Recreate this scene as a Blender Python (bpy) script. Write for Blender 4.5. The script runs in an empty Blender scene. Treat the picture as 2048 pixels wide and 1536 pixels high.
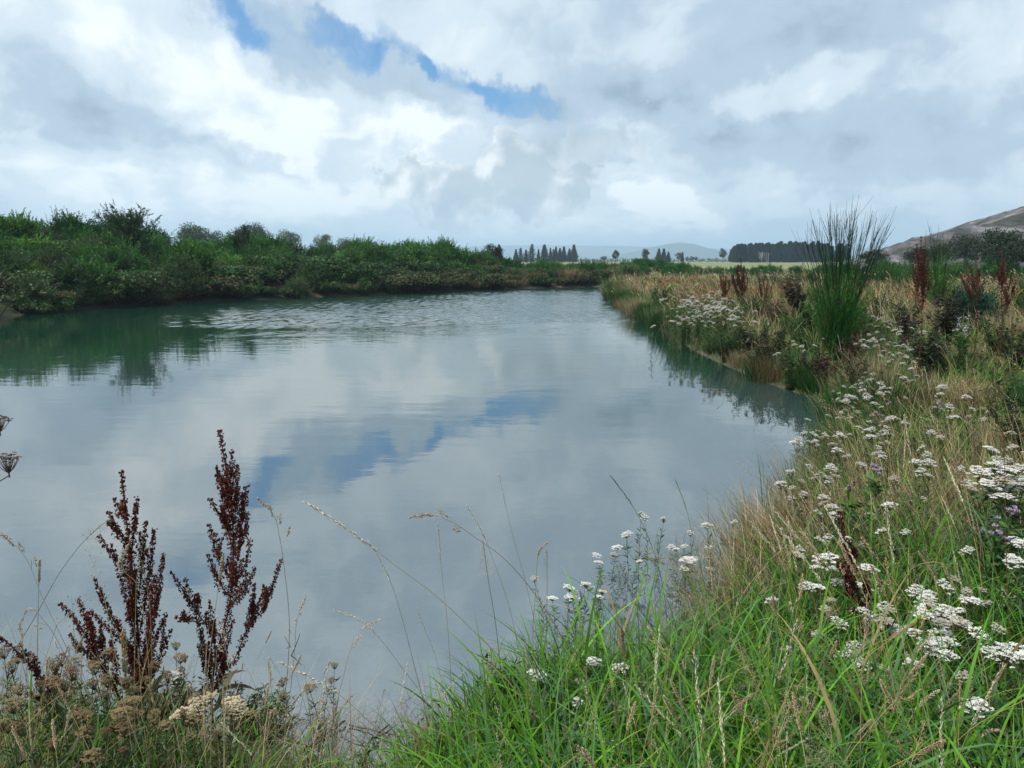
import bpy, math, os
import numpy as np

rng = np.random.default_rng(11)
R = math.radians
F = 1479.0                      # focal length in pixels of the 2048 px wide photograph
PITCH = R(9.5)
EYE = 2.2                       # eye height above the pond surface
scene = bpy.context.scene
COL = scene.collection

# ---------------------------------------------------------------- camera
cam_data = bpy.data.cameras.new("camera")
cam_data.sensor_width = 36.0
cam_data.lens = 36.0 * F / 2048.0
cam_data.clip_start = 0.05
cam_data.clip_end = 30000.0
cam = bpy.data.objects.new("camera", cam_data)
COL.objects.link(cam)
cam.location = (0, 0, EYE)
cam.rotation_euler = (math.pi / 2 - PITCH, 0, 0)
scene.camera = cam

def ray(px, py):
    a = (px - 1024.0) / F
    b = (768.0 - py) / F
    return np.array([a, math.cos(PITCH) + b * math.sin(PITCH), -math.sin(PITCH) + b * math.cos(PITCH)])

def on_z(px, py, z=0.0):
    d = ray(px, py)
    t = (z - EYE) / d[2]
    return np.array([d[0] * t, d[1] * t, z])

def at_y(px, py, y):
    d = ray(px, py)
    t = y / d[1]
    return np.array([d[0] * t, y, EYE + d[2] * t])

def az_el(px, py):
    d = ray(px, py)
    return math.degrees(math.atan2(d[0], d[1])), math.degrees(math.atan2(d[2], math.hypot(d[0], d[1])))

# ---------------------------------------------------------------- noise and maths
def smooth(x, a, b):
    t = np.clip((np.asarray(x, float) - a) / (b - a), 0, 1)
    return t * t * (3 - 2 * t)

def _hash(ix, iy, seed):
    h = (ix.astype(np.int64) * 374761393 + iy.astype(np.int64) * 668265263 + seed * 974634777) & 0xFFFFFFFF
    h = ((h ^ (h >> 13)) * 1274126177) & 0xFFFFFFFF
    h = h ^ (h >> 16)
    return (h & 0xFFFFFF) / float(0xFFFFFF)

def vnoise(x, y, seed=0):
    x = np.asarray(x, float); y = np.asarray(y, float)
    ix = np.floor(x); iy = np.floor(y)
    fx = x - ix; fy = y - iy
    fx = fx * fx * (3 - 2 * fx); fy = fy * fy * (3 - 2 * fy)
    a = _hash(ix, iy, seed); b = _hash(ix + 1, iy, seed)
    c = _hash(ix, iy + 1, seed); d = _hash(ix + 1, iy + 1, seed)
    return (a * (1 - fx) + b * fx) * (1 - fy) + (c * (1 - fx) + d * fx) * fy

def fbm(x, y, seed=0, octs=4):
    s = 0.0; amp = 0.5; tot = 0.0
    for k in range(octs):
        s = s + amp * vnoise(np.asarray(x) * 2 ** k, np.asarray(y) * 2 ** k, seed + k * 17)
        tot += amp; amp *= 0.5
    return s / tot

def norm(v):
    return v / np.maximum(np.linalg.norm(v, axis=-1, keepdims=True), 1e-9)

# ---------------------------------------------------------------- mesh accumulator
class Acc:
    def __init__(self):
        self.v = []; self.c = []; self.q = []; self.t = []; self.n = 0
    def add(self, verts, cols, quads=None, tris=None):
        verts = np.asarray(verts, np.float32).reshape(-1, 3)
        cols = np.broadcast_to(np.asarray(cols, np.float32), verts.shape) if np.ndim(cols) == 1 else np.asarray(cols, np.float32).reshape(-1, 3)
        self.v.append(verts); self.c.append(cols)
        if quads is not None and len(quads): self.q.append(np.asarray(quads, np.int64).reshape(-1, 4) + self.n)
        if tris is not None and len(tris): self.t.append(np.asarray(tris, np.int64).reshape(-1, 3) + self.n)
        self.n += len(verts)
    def mesh(self, name, mat, base=None, smooth_shade=False):
        v = np.concatenate(self.v) if self.v else np.zeros((0, 3), np.float32)
        c = np.concatenate(self.c) if self.c else np.zeros((0, 3), np.float32)
        if base is not None: v = v - np.asarray(base, np.float32)
        q = np.concatenate(self.q) if self.q else np.zeros((0, 4), np.int64)
        t = np.concatenate(self.t) if self.t else np.zeros((0, 3), np.int64)
        me = bpy.data.meshes.new(name)
        me.vertices.add(len(v)); me.vertices.foreach_set("co", v.ravel())
        loops = np.concatenate([q.ravel(), t.ravel()]).astype(np.int32)
        tot = np.concatenate([np.full(len(q), 4), np.full(len(t), 3)]).astype(np.int32)
        start = np.concatenate([[0], np.cumsum(tot)[:-1]]).astype(np.int32) if len(tot) else np.zeros(0, np.int32)
        me.loops.add(len(loops)); me.loops.foreach_set("vertex_index", loops)
        me.polygons.add(len(tot)); me.polygons.foreach_set("loop_start", start)
        if smooth_shade: me.polygons.foreach_set("use_smooth", np.ones(len(tot), bool))
        at = me.attributes.new("Col", "FLOAT_COLOR", "POINT")
        c4 = np.ones((len(v), 4), np.float32); c4[:, :3] = c
        at.data.foreach_set("color", c4.ravel())
        me.materials.append(mat)
        me.update(calc_edges=True)
        return me

def tag(o, label=None, cat=None, group=None, kind=None):
    if label: o["label"] = label
    if cat: o["category"] = cat
    if group: o["group"] = group
    if kind: o["kind"] = kind
    return o

def link(name, me, parent=None, loc=None, rotz=0.0, scale=None):
    o = bpy.data.objects.new(name, me)
    COL.objects.link(o)
    if parent is not None: o.parent = parent
    if loc is not None: o.location = tuple(float(k) for k in loc)
    o.rotation_euler = (0, 0, rotz)
    if scale is not None: o.scale = (scale,) * 3 if np.isscalar(scale) else tuple(scale)
    return o

def empty(name, loc, rotz=0.0, scale=None):
    o = link(name, None, None, loc, rotz, scale)
    o.empty_display_size = 0.2
    return o

def dup(root, loc, rotz=0.0, scale=None):
    r = root.copy(); COL.objects.link(r)
    r.location = tuple(float(k) for k in loc); r.rotation_euler = (0, 0, rotz)
    if scale is not None: r.scale = (scale,) * 3 if np.isscalar(scale) else tuple(scale)
    for ch in list(root.children):
        c = ch.copy(); COL.objects.link(c); c.parent = r
        for g in list(ch.children):
            d = g.copy(); COL.objects.link(d); d.parent = c
    return r

# ---------------------------------------------------------------- shape builders (all vectorised)
def ribbons(acc, P, az, inc0, inc1, L, W, c0, c1, segs=4, twist=None, belly=0.35, power=1.3):
    """N curved blades: base points P, heading az, inclination from vertical inc0 at the base to inc1 at the tip."""
    N = len(P)
    if N == 0: return
    t = np.linspace(0, 1, segs + 1)
    inc = inc0[:, None] + (inc1 - inc0)[:, None] * (t[None, :] ** power)
    d = np.stack([np.sin(inc) * np.cos(az)[:, None], np.sin(inc) * np.sin(az)[:, None], np.cos(inc)], -1)
    step = (d[:, :-1] + d[:, 1:]) * 0.5 * (L / segs)[:, None, None]
    pos = np.concatenate([np.zeros((N, 1, 3)), np.cumsum(step, 1)], 1) + P[:, None, :]
    tw = az + (math.pi / 2) + (twist if twist is not None else 0)
    wv = np.stack([np.cos(tw), np.sin(tw), np.zeros(N)], -1)
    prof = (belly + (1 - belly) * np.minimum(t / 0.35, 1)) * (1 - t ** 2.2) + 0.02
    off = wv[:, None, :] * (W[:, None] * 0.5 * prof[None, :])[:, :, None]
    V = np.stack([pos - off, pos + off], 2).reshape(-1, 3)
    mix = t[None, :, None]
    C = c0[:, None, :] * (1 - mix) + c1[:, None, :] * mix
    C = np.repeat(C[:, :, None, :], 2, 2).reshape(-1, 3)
    b = (np.arange(N) * (segs + 1) * 2)[:, None]
    k = (np.arange(segs) * 2)[None, :]
    i = b + k
    quads = np.stack([i, i + 1, i + 3, i + 2], -1).reshape(-1, 4)
    acc.add(V, C, quads)

def tubes(acc, P, Rad, cols, sides=4):
    """N polylines of K points with a radius at each."""
    P = np.asarray(P, float); N, K, _ = P.shape
    if N == 0: return
    Rad = np.broadcast_to(np.asarray(Rad, float), (N, K))
    T = norm(np.gradient(P, axis=1))
    ref = np.where(np.abs(T[..., 2:3]) > 0.9, np.array([1.0, 0, 0]), np.array([0, 0, 1.0]))
    A = norm(np.cross(T, ref)); B = np.cross(T, A)
    th = np.arange(sides) / sides * 2 * math.pi
    V = P[:, :, None, :] + (A[:, :, None, :] * np.cos(th)[None, None, :, None] + B[:, :, None, :] * np.sin(th)[None, None, :, None]) * Rad[:, :, None, None]
    cols = np.asarray(cols, float)
    if cols.ndim == 1: C = np.broadcast_to(cols, V.shape)
    elif cols.shape == (N, 3): C = np.broadcast_to(cols[:, None, None, :], V.shape)
    else: C = np.broadcast_to(cols[:, :, None, :], V.shape)
    b = (np.arange(N) * K * sides)[:, None, None]
    k = (np.arange(K - 1) * sides)[None, :, None]
    s = np.arange(sides)[None, None, :]; s2 = (s + 1) % sides
    quads = np.stack([b + k + s, b + k + s2, b + k + sides + s2, b + k + sides + s], -1).reshape(-1, 4)
    acc.add(V.reshape(-1, 3), C.reshape(-1, 3), quads)

_OV = np.array([[1, 0, 0], [0, 1, 0], [-1, 0, 0], [0, -1, 0], [0, 0, 1], [0, 0, -1]], float)
_OF = np.array([[0, 1, 4], [1, 2, 4], [2, 3, 4], [3, 0, 4], [1, 0, 5], [2, 1, 5], [3, 2, 5], [0, 3, 5]])
def seeds(acc, Cn, D, L, W, cols):
    """N small spindle-shaped bodies (length L along D, width W)."""
    N = len(Cn)
    if N == 0: return
    D = norm(np.asarray(D, float))
    ref = np.where(np.abs(D[:, 2:3]) > 0.9, np.array([1.0, 0, 0]), np.array([0, 0, 1.0]))
    A = norm(np.cross(D, ref)); B = np.cross(D, A)
    V = Cn[:, None, :] + _OV[None, :, 0:1] * A[:, None, :] * (W * 0.5)[:, None, None] + _OV[None, :, 1:2] * B[:, None, :] * (W * 0.5)[:, None, None] + _OV[None, :, 2:3] * D[:, None, :] * (L * 0.5)[:, None, None]
    C = np.repeat(np.asarray(cols, float)[:, None, :], 6, 1) if np.ndim(cols) == 2 else np.asarray(cols)
    tris = (np.arange(N) * 6)[:, None, None] + _OF[None]
    acc.add(V.reshape(-1, 3), C if np.ndim(C) == 1 else C.reshape(-1, 3), None, tris.reshape(-1, 3))

def leaves(acc, P, D, Nn, L, W, cols, fold=0.25):
    """N leaf kites: stalk point P, direction D, rough normal Nn; two halves folded about the midrib."""
    N = len(P)
    if N == 0: return
    D = norm(D); S = norm(np.cross(D, Nn)); U = np.cross(S, D)
    L = np.asarray(L)[:, None]; W = np.asarray(W)[:, None]
    mid = P + D * L * 0.45
    V = np.stack([P, mid + S * W * 0.5 + U * W * fold, P + D * L - U * W * 0.25, mid - S * W * 0.5 + U * W * fold], 1)
    C = np.repeat(np.asarray(cols, float)[:, None, :], 4, 1)
    i = (np.arange(N) * 4)[:, None]
    tris = np.concatenate([np.stack([i[:, 0], i[:, 0] + 1, i[:, 0] + 2], -1), np.stack([i[:, 0], i[:, 0] + 2, i[:, 0] + 3], -1)])
    acc.add(V.reshape(-1, 3), C.reshape(-1, 3), None, tris)

def rdir(n, g=rng):
    return norm(g.normal(size=(n, 3)))

def jit(base, n, amt, g=rng, hue=0.12):
    """n natural variations of one plant colour"""
    b = np.asarray(base, float)
    return np.clip(b[None] * np.exp(g.normal(0, amt, (n, 1))) * np.exp(g.normal(0, hue, (n, 3))), 0.001, 0.9)

def curve(pts, n):
    """smooth polyline of n points through pts"""
    P = np.asarray(pts, float)
    if len(P) == 2: return P[0] + (P[1] - P[0]) * np.linspace(0, 1, n)[:, None]
    s = np.concatenate([[0], np.cumsum(np.linalg.norm(np.diff(P, axis=0), axis=1))])
    m = np.gradient(P, s, axis=0)
    q = np.linspace(0, s[-1], n); i = np.clip(np.searchsorted(s, q, 'right') - 1, 0, len(s) - 2)
    h = (s[i + 1] - s[i]); u = (q - s[i]) / h
    h00 = 2 * u ** 3 - 3 * u ** 2 + 1; h10 = u ** 3 - 2 * u ** 2 + u; h01 = -2 * u ** 3 + 3 * u ** 2; h11 = u ** 3 - u ** 2
    return P[i] * h00[:, None] + m[i] * (h10 * h)[:, None] + P[i + 1] * h01[:, None] + m[i + 1] * (h11 * h)[:, None]

# ---------------------------------------------------------------- materials
def new_mat(name):
    m = bpy.data.materials.new(name); m.use_nodes = True
    nt = m.node_tree; nt.nodes.clear()
    return m, nt
def node(nt, typ, **kw):
    n = nt.nodes.new(typ)
    for k, v in kw.items():
        setattr(n, k, v)
    return n
def plant_mat(name, rough=0.55, transl=0.3, spec=0.35, vary=0.12, gain=0.8, sat=1.12):
    m, nt = new_mat(name); lk = nt.links.new
    at = node(nt, "ShaderNodeAttribute", attribute_name="Col")
    oi = node(nt, "ShaderNodeObjectInfo")
    hs = node(nt, "ShaderNodeHueSaturation")
    mr = node(nt, "ShaderNodeMapRange"); mr.inputs[3].default_value = gain * (1 - vary * 2); mr.inputs[4].default_value = gain * (1 + vary * 2); hs.inputs["Saturation"].default_value = sat
    lk(oi.outputs["Random"], mr.inputs[0]); lk(mr.outputs[0], hs.inputs["Value"])
    mh = node(nt, "ShaderNodeMath", operation="MULTIPLY_ADD"); lk(oi.outputs["Random"], mh.inputs[0]); mh.inputs[1].default_value = -vary * 0.25; mh.inputs[2].default_value = 0.5 + vary * 0.125
    lk(mh.outputs[0], hs.inputs["Hue"])
    lk(at.outputs["Color"], hs.inputs["Color"])
    p = node(nt, "ShaderNodeBsdfPrincipled"); p.inputs["Roughness"].default_value = rough; p.inputs["Specular IOR Level"].default_value = spec
    lk(hs.outputs[0], p.inputs["Base Color"])
    out = node(nt, "ShaderNodeOutputMaterial")
    if transl > 0:
        t = node(nt, "ShaderNodeBsdfTranslucent"); lk(hs.outputs[0], t.inputs["Color"])
        mx = node(nt, "ShaderNodeMixShader"); mx.inputs[0].default_value = transl
        lk(p.outputs[0], mx.inputs[1]); lk(t.outputs[0], mx.inputs[2]); lk(mx.outputs[0], out.inputs["Surface"])
    else:
        lk(p.outputs[0], out.inputs["Surface"])
    return m
M_leaf = plant_mat("leaf_green", 0.6, 0.22, 0.14, 0.12, 0.74, 1.10)
M_grass = plant_mat("grass_blade", 0.55, 0.25, 0.14, 0.0, 0.70, 1.07)
M_dry = plant_mat("dry_straw", 0.7, 0.2, 0.15, 0.08, 0.76, 1.0)
M_stem = plant_mat("plant_stem", 0.6, 0.0, 0.3, 0.06)
M_seed = plant_mat("seed_husk", 0.75, 0.15, 0.15, 0.06, 0.86, 1.0)
M_petal = plant_mat("white_petal", 0.7, 0.25, 0.2, 0.03, 0.9, 1.0)
M_wood = plant_mat("weathered_wood", 0.85, 0.0, 0.15, 0.1)
# ---------------------------------------------------------------- sky and light
SUN_AZ, SUN_EL = R(-98.0), R(54.0)
world = bpy.data.worlds.new("World"); scene.world = world
world.use_nodes = True
wt = world.node_tree; wt.nodes.clear()
def wn(typ, **kw): return node(wt, typ, **kw)
def setin(sock, v):
    if hasattr(v, "links"): wt.links.new(v, sock)
    else: sock.default_value = v
def mth(op, a, b=None, c=None, clamp=False):
    n = wn("ShaderNodeMath", operation=op, use_clamp=clamp)
    setin(n.inputs[0], a)
    if b is not None: setin(n.inputs[1], b)
    if c is not None: setin(n.inputs[2], c)
    return n.outputs[0]
def vmth(op, a, b=None, s=None):
    n = wn("ShaderNodeVectorMath", operation=op)
    setin(n.inputs[0], a)
    if b is not None: setin(n.inputs[1], b)
    if s is not None: setin(n.inputs["Scale"], s)
    return n.outputs["Value"] if op in ("LENGTH", "DOT_PRODUCT") else n.outputs[0]
def ss(x, a, b, lo=0.0, hi=1.0):
    n = wn("ShaderNodeMapRange", interpolation_type="SMOOTHSTEP")
    setin(n.inputs[0], x); n.inputs[1].default_value = a; n.inputs[2].default_value = b
    n.inputs[3].default_value = lo; n.inputs[4].default_value = hi
    return n.outputs[0]
def comb(x, y, z):
    n = wn("ShaderNodeCombineXYZ"); setin(n.inputs[0], x); setin(n.inputs[1], y); setin(n.inputs[2], z); return n.outputs[0]
def tex(vec, scale, detail=5.0, rough=0.55, dist=0.0, lac=2.0):
    n = wn("ShaderNodeTexNoise", noise_dimensions="2D"); setin(n.inputs["Vector"], vec)
    n.inputs["Scale"].default_value = scale; n.inputs["Detail"].default_value = detail
    n.inputs["Roughness"].default_value = rough; n.inputs["Distortion"].default_value = dist; n.inputs["Lacunarity"].default_value = lac
    return n
def mixc(f, a, b):
    n = wn("ShaderNodeMix", data_type="RGBA"); n.clamp_factor = True
    setin(n.inputs[0], f); setin(n.inputs[6], a); setin(n.inputs[7], b)
    return n.outputs[2]

gen = wn("ShaderNodeTexCoord").outputs["Generated"]
sep = wn("ShaderNodeSeparateXYZ"); setin(sep.inputs[0], gen)
dx, dy, dz = sep.outputs
dzp = mth("MAXIMUM", dz, 0.0)
azd = mth("MULTIPLY", mth("ARCTAN2", dx, dy), 57.2958)
eld = mth("MULTIPLY", mth("ARCSINE", dzp), 57.2958)
ae = comb(azd, eld, 1.0)                                   # bearing and height in degrees
den = mth("ADD", dzp, 0.24)
pl = comb(mth("DIVIDE", dx, den), mth("DIVIDE", dy, den), 0.0)      # cloud sheet seen from below
# swirl that breaks up every edge
w1 = vmth("SUBTRACT", tex(pl, 2.0, 3, 0.55).outputs["Color"], (0.5, 0.5, 0.5))
w2 = vmth("SUBTRACT", tex(ae, 0.26, 4, 0.6).outputs["Color"], (0.5, 0.5, 0.5))
warp = vmth("MULTIPLY", vmth("ADD", vmth("SCALE", w1, s=5.0), vmth("SCALE", w2, s=4.5)), (1.0, 0.8, 0.0))
aew = vmth("ADD", ae, warp)

def blob(vec, px, py, rx, ry, ang, amt):
    a, e = az_el(px, py); c, s_ = math.cos(R(ang)), math.sin(R(ang))
    rx *= 0.0387; ry *= 0.0387
    u = vmth("DOT_PRODUCT", vec, (c / rx, s_ / rx, -(a * c + e * s_) / rx))
    w = vmth("DOT_PRODUCT", vec, (-s_ / ry, c / ry, -(-a * s_ + e * c) / ry))
    return ss(mth("MULTIPLY_ADD", u, u, mth("MULTIPLY", w, w)), 1.25, 0.0, 0.0, amt)
def total(vec, items):
    out = None
    for it in items:
        b = blob(vec, *it)
        out = b if out is None else mth("ADD", out, b)
    return out

# broad tone of the cloud sheet: + bright, - grey  (picture position, half sizes, tilt, amount)
tone = total(aew, [
    (800, 370, 1000, 130, 0, 0.17),    (540, 305, 120, 34, -26, 0.24), (1330, 425, 110, 40, -24, 0.26), (1300, 372, 90, 50, -30, 0.14),
    (60, -20, 420, 150, -10, 0.10), (360, 120, 330, 110, -28, 0.30), (700, 215, 260, 60, -14, 0.22), (120, 235, 190, 60, 0, -0.06),
    (290, 262, 240, 34, -12, -0.12), (100, 320, 170, 40, -10, 0.16), (1430, 30, 500, 110, 0, -0.02), (1520, 195, 260, 45, 12, 0.22),
    (1300, 120, 150, 60, 0, 0.06), (1960, 145, 170, 60, 10, 0.20), (1700, 245, 300, 45, 4, -0.10), (1620, 330, 330, 60, 0, -0.16),
    (1850, 60, 260, 60, 0, -0.08), (900, 175, 330, 60, -18, -0.22), (690, 190, 110, 60, -30, -0.16), (980, 250, 300, 40, -5, 0.08),
    (440, 400, 420, 44, 0, 0.14), (1250, 420, 420, 50, 0, 0.12), (1900, 380, 300, 50, 10, 0.10), (980, 300, 330, 34, 0, -0.16),
    (1350, 230, 240, 60, -25, -0.20)])
n_big = tex(pl, 1.15, 5, 0.48, 0.5).outputs[0]
n_fin = tex(vmth("ADD", ae, vmth("SCALE", w1, s=6.0)), 0.22, 6, 0.55, 0.0).outputs[0]
v = mth("ADD", mth("MULTIPLY_ADD", n_big, 0.75, 0.22), mth("MULTIPLY_ADD", n_fin, 0.60, -0.30))
v = mth("ADD", v, tone)
cr = wn("ShaderNodeValToRGB"); cr.color_ramp.interpolation = "EASE"
els = cr.color_ramp.elements
els[0].position = 0.18; els[0].color = (0.285, 0.385, 0.475, 1)
els[1].position = 1.0; els[1].color = (0.90, 0.96, 0.98, 1)
e = els.new(0.45); e.color = (0.43, 0.545, 0.655, 1)
e = els.new(0.72); e.color = (0.63, 0.735, 0.815, 1)
wt.links.new(v, cr.inputs[0])
sheet = cr.outputs[0]

# gaps of open sky
gap = total(aew, [(440, 14, 110, 40, -32, 0.66), (560, 66, 120, 44, -22, 0.80), (712, 80, 84, 46, -12, 1.22), (835, 100, 80, 30, -38, 0.92),
                  (930, 152, 110, 34, -28, 0.85), (1048, 196, 88, 36, -25, 1.10), (1170, 200, 80, 20, -30, 0.45), (1330, 270, 140, 24, -25, 0.32),
                  (320, -160, 160, 60, -30, 0.7)])
n_gap = tex(aew, 0.24, 6, 0.52, 0.0).outputs[0]
gapm = ss(mth("MULTIPLY_ADD", n_gap, 1.1, mth("MULTIPLY_ADD", gap, 0.85, -0.76)), 0.06, 1.02)
sky = wn("ShaderNodeTexSky", sky_type="NISHITA"); sky.sun_disc = False
sky.sun_elevation = SUN_EL; sky.sun_rotation = SUN_AZ % (2 * math.pi); sky.altitude = 60; sky.air_density = 1.0; sky.dust_density = 0.6; sky.ozone_density = 2.0
blue = vmth("MULTIPLY", sky.outputs[0], (0.60, 0.98, 1.22))

# heaped clouds standing against the sheet
cum_v = vmth("ADD", ae, vmth("SCALE", w2, s=1.6))
lump = tex(cum_v, 0.27, 4, 0.48, 0.25).outputs[0]
lump2 = tex(vmth("ADD", cum_v, (-0.7, 1.1, 0.0)), 0.27, 4, 0.48, 0.25).outputs[0]
hb = total(cum_v, [(850, 385, 160, 70, 6, 0.70), (985, 358, 190, 92, 0, 0.92), (1085, 385, 130, 74, 0, 0.60), (1190, 296, 150, 80, -14, 0.58)])
h0 = mth("MULTIPLY_ADD", lump, 0.62, hb)
cum_a = ss(h0, 0.62, 0.88)
lit = ss(mth("ADD", mth("SUBTRACT", lump, lump2), mth("MULTIPLY_ADD", hb, -0.16, 0.12)), -0.16, 0.20)
cdark = total(aew, [(1180, 285, 150, 60, -10, 0.9), (980, 420, 260, 34, 0, 0.75), (1210, 345, 60, 26, -10, 0.8)])
cum_c = mixc(lit, (0.45, 0.54, 0.60, 1), (0.93, 0.97, 0.97, 1))
cum_c = mixc(mth("MINIMUM", mth("MULTIPLY", cdark, 0.7), 0.85), cum_c, (0.33, 0.425, 0.505, 1))
sc = lambda c, k: vmth("SCALE", c, s=k)
cl = mixc(mth("MULTIPLY", cum_a, 0.80), sheet, cum_c)
full = mixc(gapm, sc(cl, 10.0), blue)
# pale air low on the horizon, and dark ground below it
low = ss(eld, 4.5, 0.0)
full = mixc(mth("MULTIPLY", low, 0.55), full, (4.9, 6.0, 6.6, 1))
bg = wn("ShaderNodeBackground"); bg.inputs[1].default_value = 0.095
wt.links.new(full, bg.inputs[0])
wo = wn("ShaderNodeOutputWorld"); wt.links.new(bg.outputs[0], wo.inputs[0])

sun_d = bpy.data.lights.new("sun", "SUN"); sun_d.energy = 5.0; sun_d.angle = R(11); sun_d.color = (1.0, 0.95, 0.88)
sun = bpy.data.objects.new("sun", sun_d); COL.objects.link(sun)
sd_ = np.array([math.sin(SUN_AZ) * math.cos(SUN_EL), math.cos(SUN_AZ) * math.cos(SUN_EL), math.sin(SUN_EL)])
from mathutils import Vector
sun.rotation_euler = Vector(sd_).to_track_quat('Z', 'Y').to_euler()
sun.location = (0, 0, 60)
scene.view_settings.view_transform = "Standard"; scene.view_settings.look = "None"
scene.view_settings.exposure = 0.30; scene.view_settings.gamma = 1.0
# ---------------------------------------------------------------- pond outline (ground plan in metres)
_near = [(-400, 1462), (0, 1462), (300, 1466), (540, 1490), (630, 1555), (745, 1560), (830, 1490), (1000, 1425), (1100, 1398), (1200, 1388),
         (1300, 1362), (1385, 1300), (1440, 1215), (1478, 1145), (1565, 1070), (1645, 1000), (1672, 920), (1675, 860), (1640, 800), (1530, 765), (1400, 708),
         (1310, 652), (1240, 612), (1212, 594), (1203, 582), (1198, 574), (1100, 576), (1000, 579), (850, 585), (700, 592), (450, 602),
         (250, 612), (120, 622), (0, 634), (-150, 652)]
SHORE = np.array([on_z(x, y)[:2] for x, y in _near] + [(-50, 24), (-52, 6), (-20, 3.0)])

def shore_dist(x, y):
    """metres from the water's edge: + on land, - over the water"""
    x = np.asarray(x, float); y = np.asarray(y, float); sh = x.shape
    x = x.ravel(); y = y.ravel()
    A = SHORE; B = np.roll(SHORE, -1, 0)
    best = np.full(x.shape, 1e12); inside = np.zeros(x.shape, bool)
    for (ax, ay), (bx, by) in zip(A, B):
        ex, ey = bx - ax, by - ay
        t = np.clip(((x - ax) * ex + (y - ay) * ey) / (ex * ex + ey * ey), 0, 1)
        best = np.minimum(best, (x - ax - t * ex) ** 2 + (y - ay - t * ey) ** 2)
        cross = ((ay > y) != (by > y))
        if by != ay:
            inside ^= cross & (x < (bx - ax) * (y - ay) / (by - ay) + ax)
    d = np.sqrt(best)
    return np.where(inside, -d, d).reshape(sh)

def ground(x, y, sd=None):
    x = np.asarray(x, float); y = np.asarray(y, float)
    if sd is None: sd = shore_dist(x, y)
    lump = (fbm(x * 0.9, y * 0.9, 3, 3) - 0.5)
    far = smooth(y, 14, 30)
    base = 0.62 * (1 - np.exp(-np.maximum(sd, 0) / 0.95)) + 0.22 * smooth(sd, 1.5, 9) * (1 - far) + 0.10 * smooth(sd, 2, 12) * far
    base = base + lump * 0.22 * smooth(sd, 0.1, 1.5)
    # the scrub covered bank on the far left side
    A = 1.75 * smooth(x - 0.10 * (y - 57), 0.5, -9.0) * (0.95 + 0.05 * smooth(x, -16, -34) + 0.08 * fbm(x * 0.11, y * 0.11, 5, 2))
    onfar = smooth(y - 0.0 * x, 12, 22) * smooth(x, 3, -3)
    hill = A * smooth(sd, 0.0, 13.5) * (1 - 0.75 * smooth(sd, 24, 48)) * onfar
    hill = hill - 0.75 * smooth(x, -26, -21) * smooth(x, -7.5, -11) * smooth(sd, 5, 12) * onfar
    hill = hill + (fbm(x * 0.35, y * 0.35, 9, 3) - 0.5) * 0.7 * smooth(sd, 1.5, 6) * onfar
    # round scrub mound across the far flats, and the gentle swell of the country
    mound = 1.0 * np.exp(-(((x - 16.5) / 4.2) ** 2 + ((y - 92) / 6.0) ** 2))
    land = base + hill + mound + 0.25 * smooth(y, 90, 160)
    bed = -0.03 + np.maximum(sd * 0.16, -1.4)
    return np.where(sd > 0, land, bed)

def hit(px, py, h=0.0, n=900, far=220.0):
    """where the sight line through a picture position comes down to h above the ground"""
    d = ray(px, py)
    t = np.geomspace(0.8, far, n)
    z = EYE + d[2] * t
    g = np.maximum(ground(d[0] * t, d[1] * t), -0.05) + h
    k = np.argmax(z <= g)
    if z[k] > g[k]: k = n - 1
    if k > 0:
        a = z[k - 1] - g[k - 1]; b = z[k] - g[k]
        u = a / max(a - b, 1e-9); tt = t[k - 1] + (t[k] - t[k - 1]) * u
    else: tt = t[0]
    x, y = d[0] * tt, d[1] * tt
    return np.array([x, y, float(max(ground(x, y), -0.05))])

def gz(x, y): return float(ground(np.array([x]), np.array([y]))[0])

# ---------------------------------------------------------------- ground sheet, one surface out to the horizon
NA, NR = 540, 330
r = np.concatenate([[0.0], np.geomspace(0.3, 9000.0, NR)])
th = np.linspace(0, 2 * math.pi, NA, endpoint=False)
GX = r[:, None] * np.sin(th)[None]; GY = r[:, None] * np.cos(th)[None]
SD = shore_dist(GX, GY); GZ = ground(GX, GY, SD)
n1 = fbm(GX * 1.7, GY * 1.7, 21, 4)[..., None]; n2 = fbm(GX * 0.35, GY * 0.35, 23, 4)[..., None]; n3 = fbm(GX * 0.012, GY * 0.03, 25, 3)[..., None]
soil = np.array([0.050, 0.040, 0.026]); moss = np.array([0.035, 0.060, 0.018]); thatch = np.array([0.16, 0.125, 0.07]); mud = np.array([0.085, 0.078, 0.068])
past = np.array([0.13, 0.165, 0.075]); stub = np.array([0.175, 0.175, 0.10])
gc = soil + (moss - soil) * smooth(n1, 0.35, 0.6) + (thatch - moss) * smooth(n2, 0.52, 0.66) * 0.7
gc = gc + (mud - gc) * smooth(-SD, -0.25, 0.05)[..., None]
scrubland = np.array([0.060, 0.085, 0.030])
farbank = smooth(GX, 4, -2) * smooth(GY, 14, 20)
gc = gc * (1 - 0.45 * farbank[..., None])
rb = smooth(GX, 0.5, 1.2) * smooth(GY, 6, 8) * smooth(SD, 1.6, 0.9) * smooth(SD, -0.02, 0.03)
gc = gc + (np.array([0.035, 0.050, 0.018]) - gc) * rb[..., None]
gc = gc + (scrubland - gc) * smooth(GY, 60, 75)[..., None]
fld = past + (stub - past) * smooth(n3, 0.40, 0.62)
gc = gc + (fld - gc) * (smooth(GY, 112, 128))[..., None]
acc = Acc()
q = []
i = np.arange(NR)[:, None] * NA; j = np.arange(NA)[None]; j2 = (j + 1) % NA
q = np.stack([i + j, i + j2, i + NA + j2, i + NA + j], -1).reshape(-1, 4)
acc.add(np.stack([GX, GY, GZ], -1), np.clip(gc, 0.004, 0.6).reshape(-1, 3), q[:, ::-1])
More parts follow.
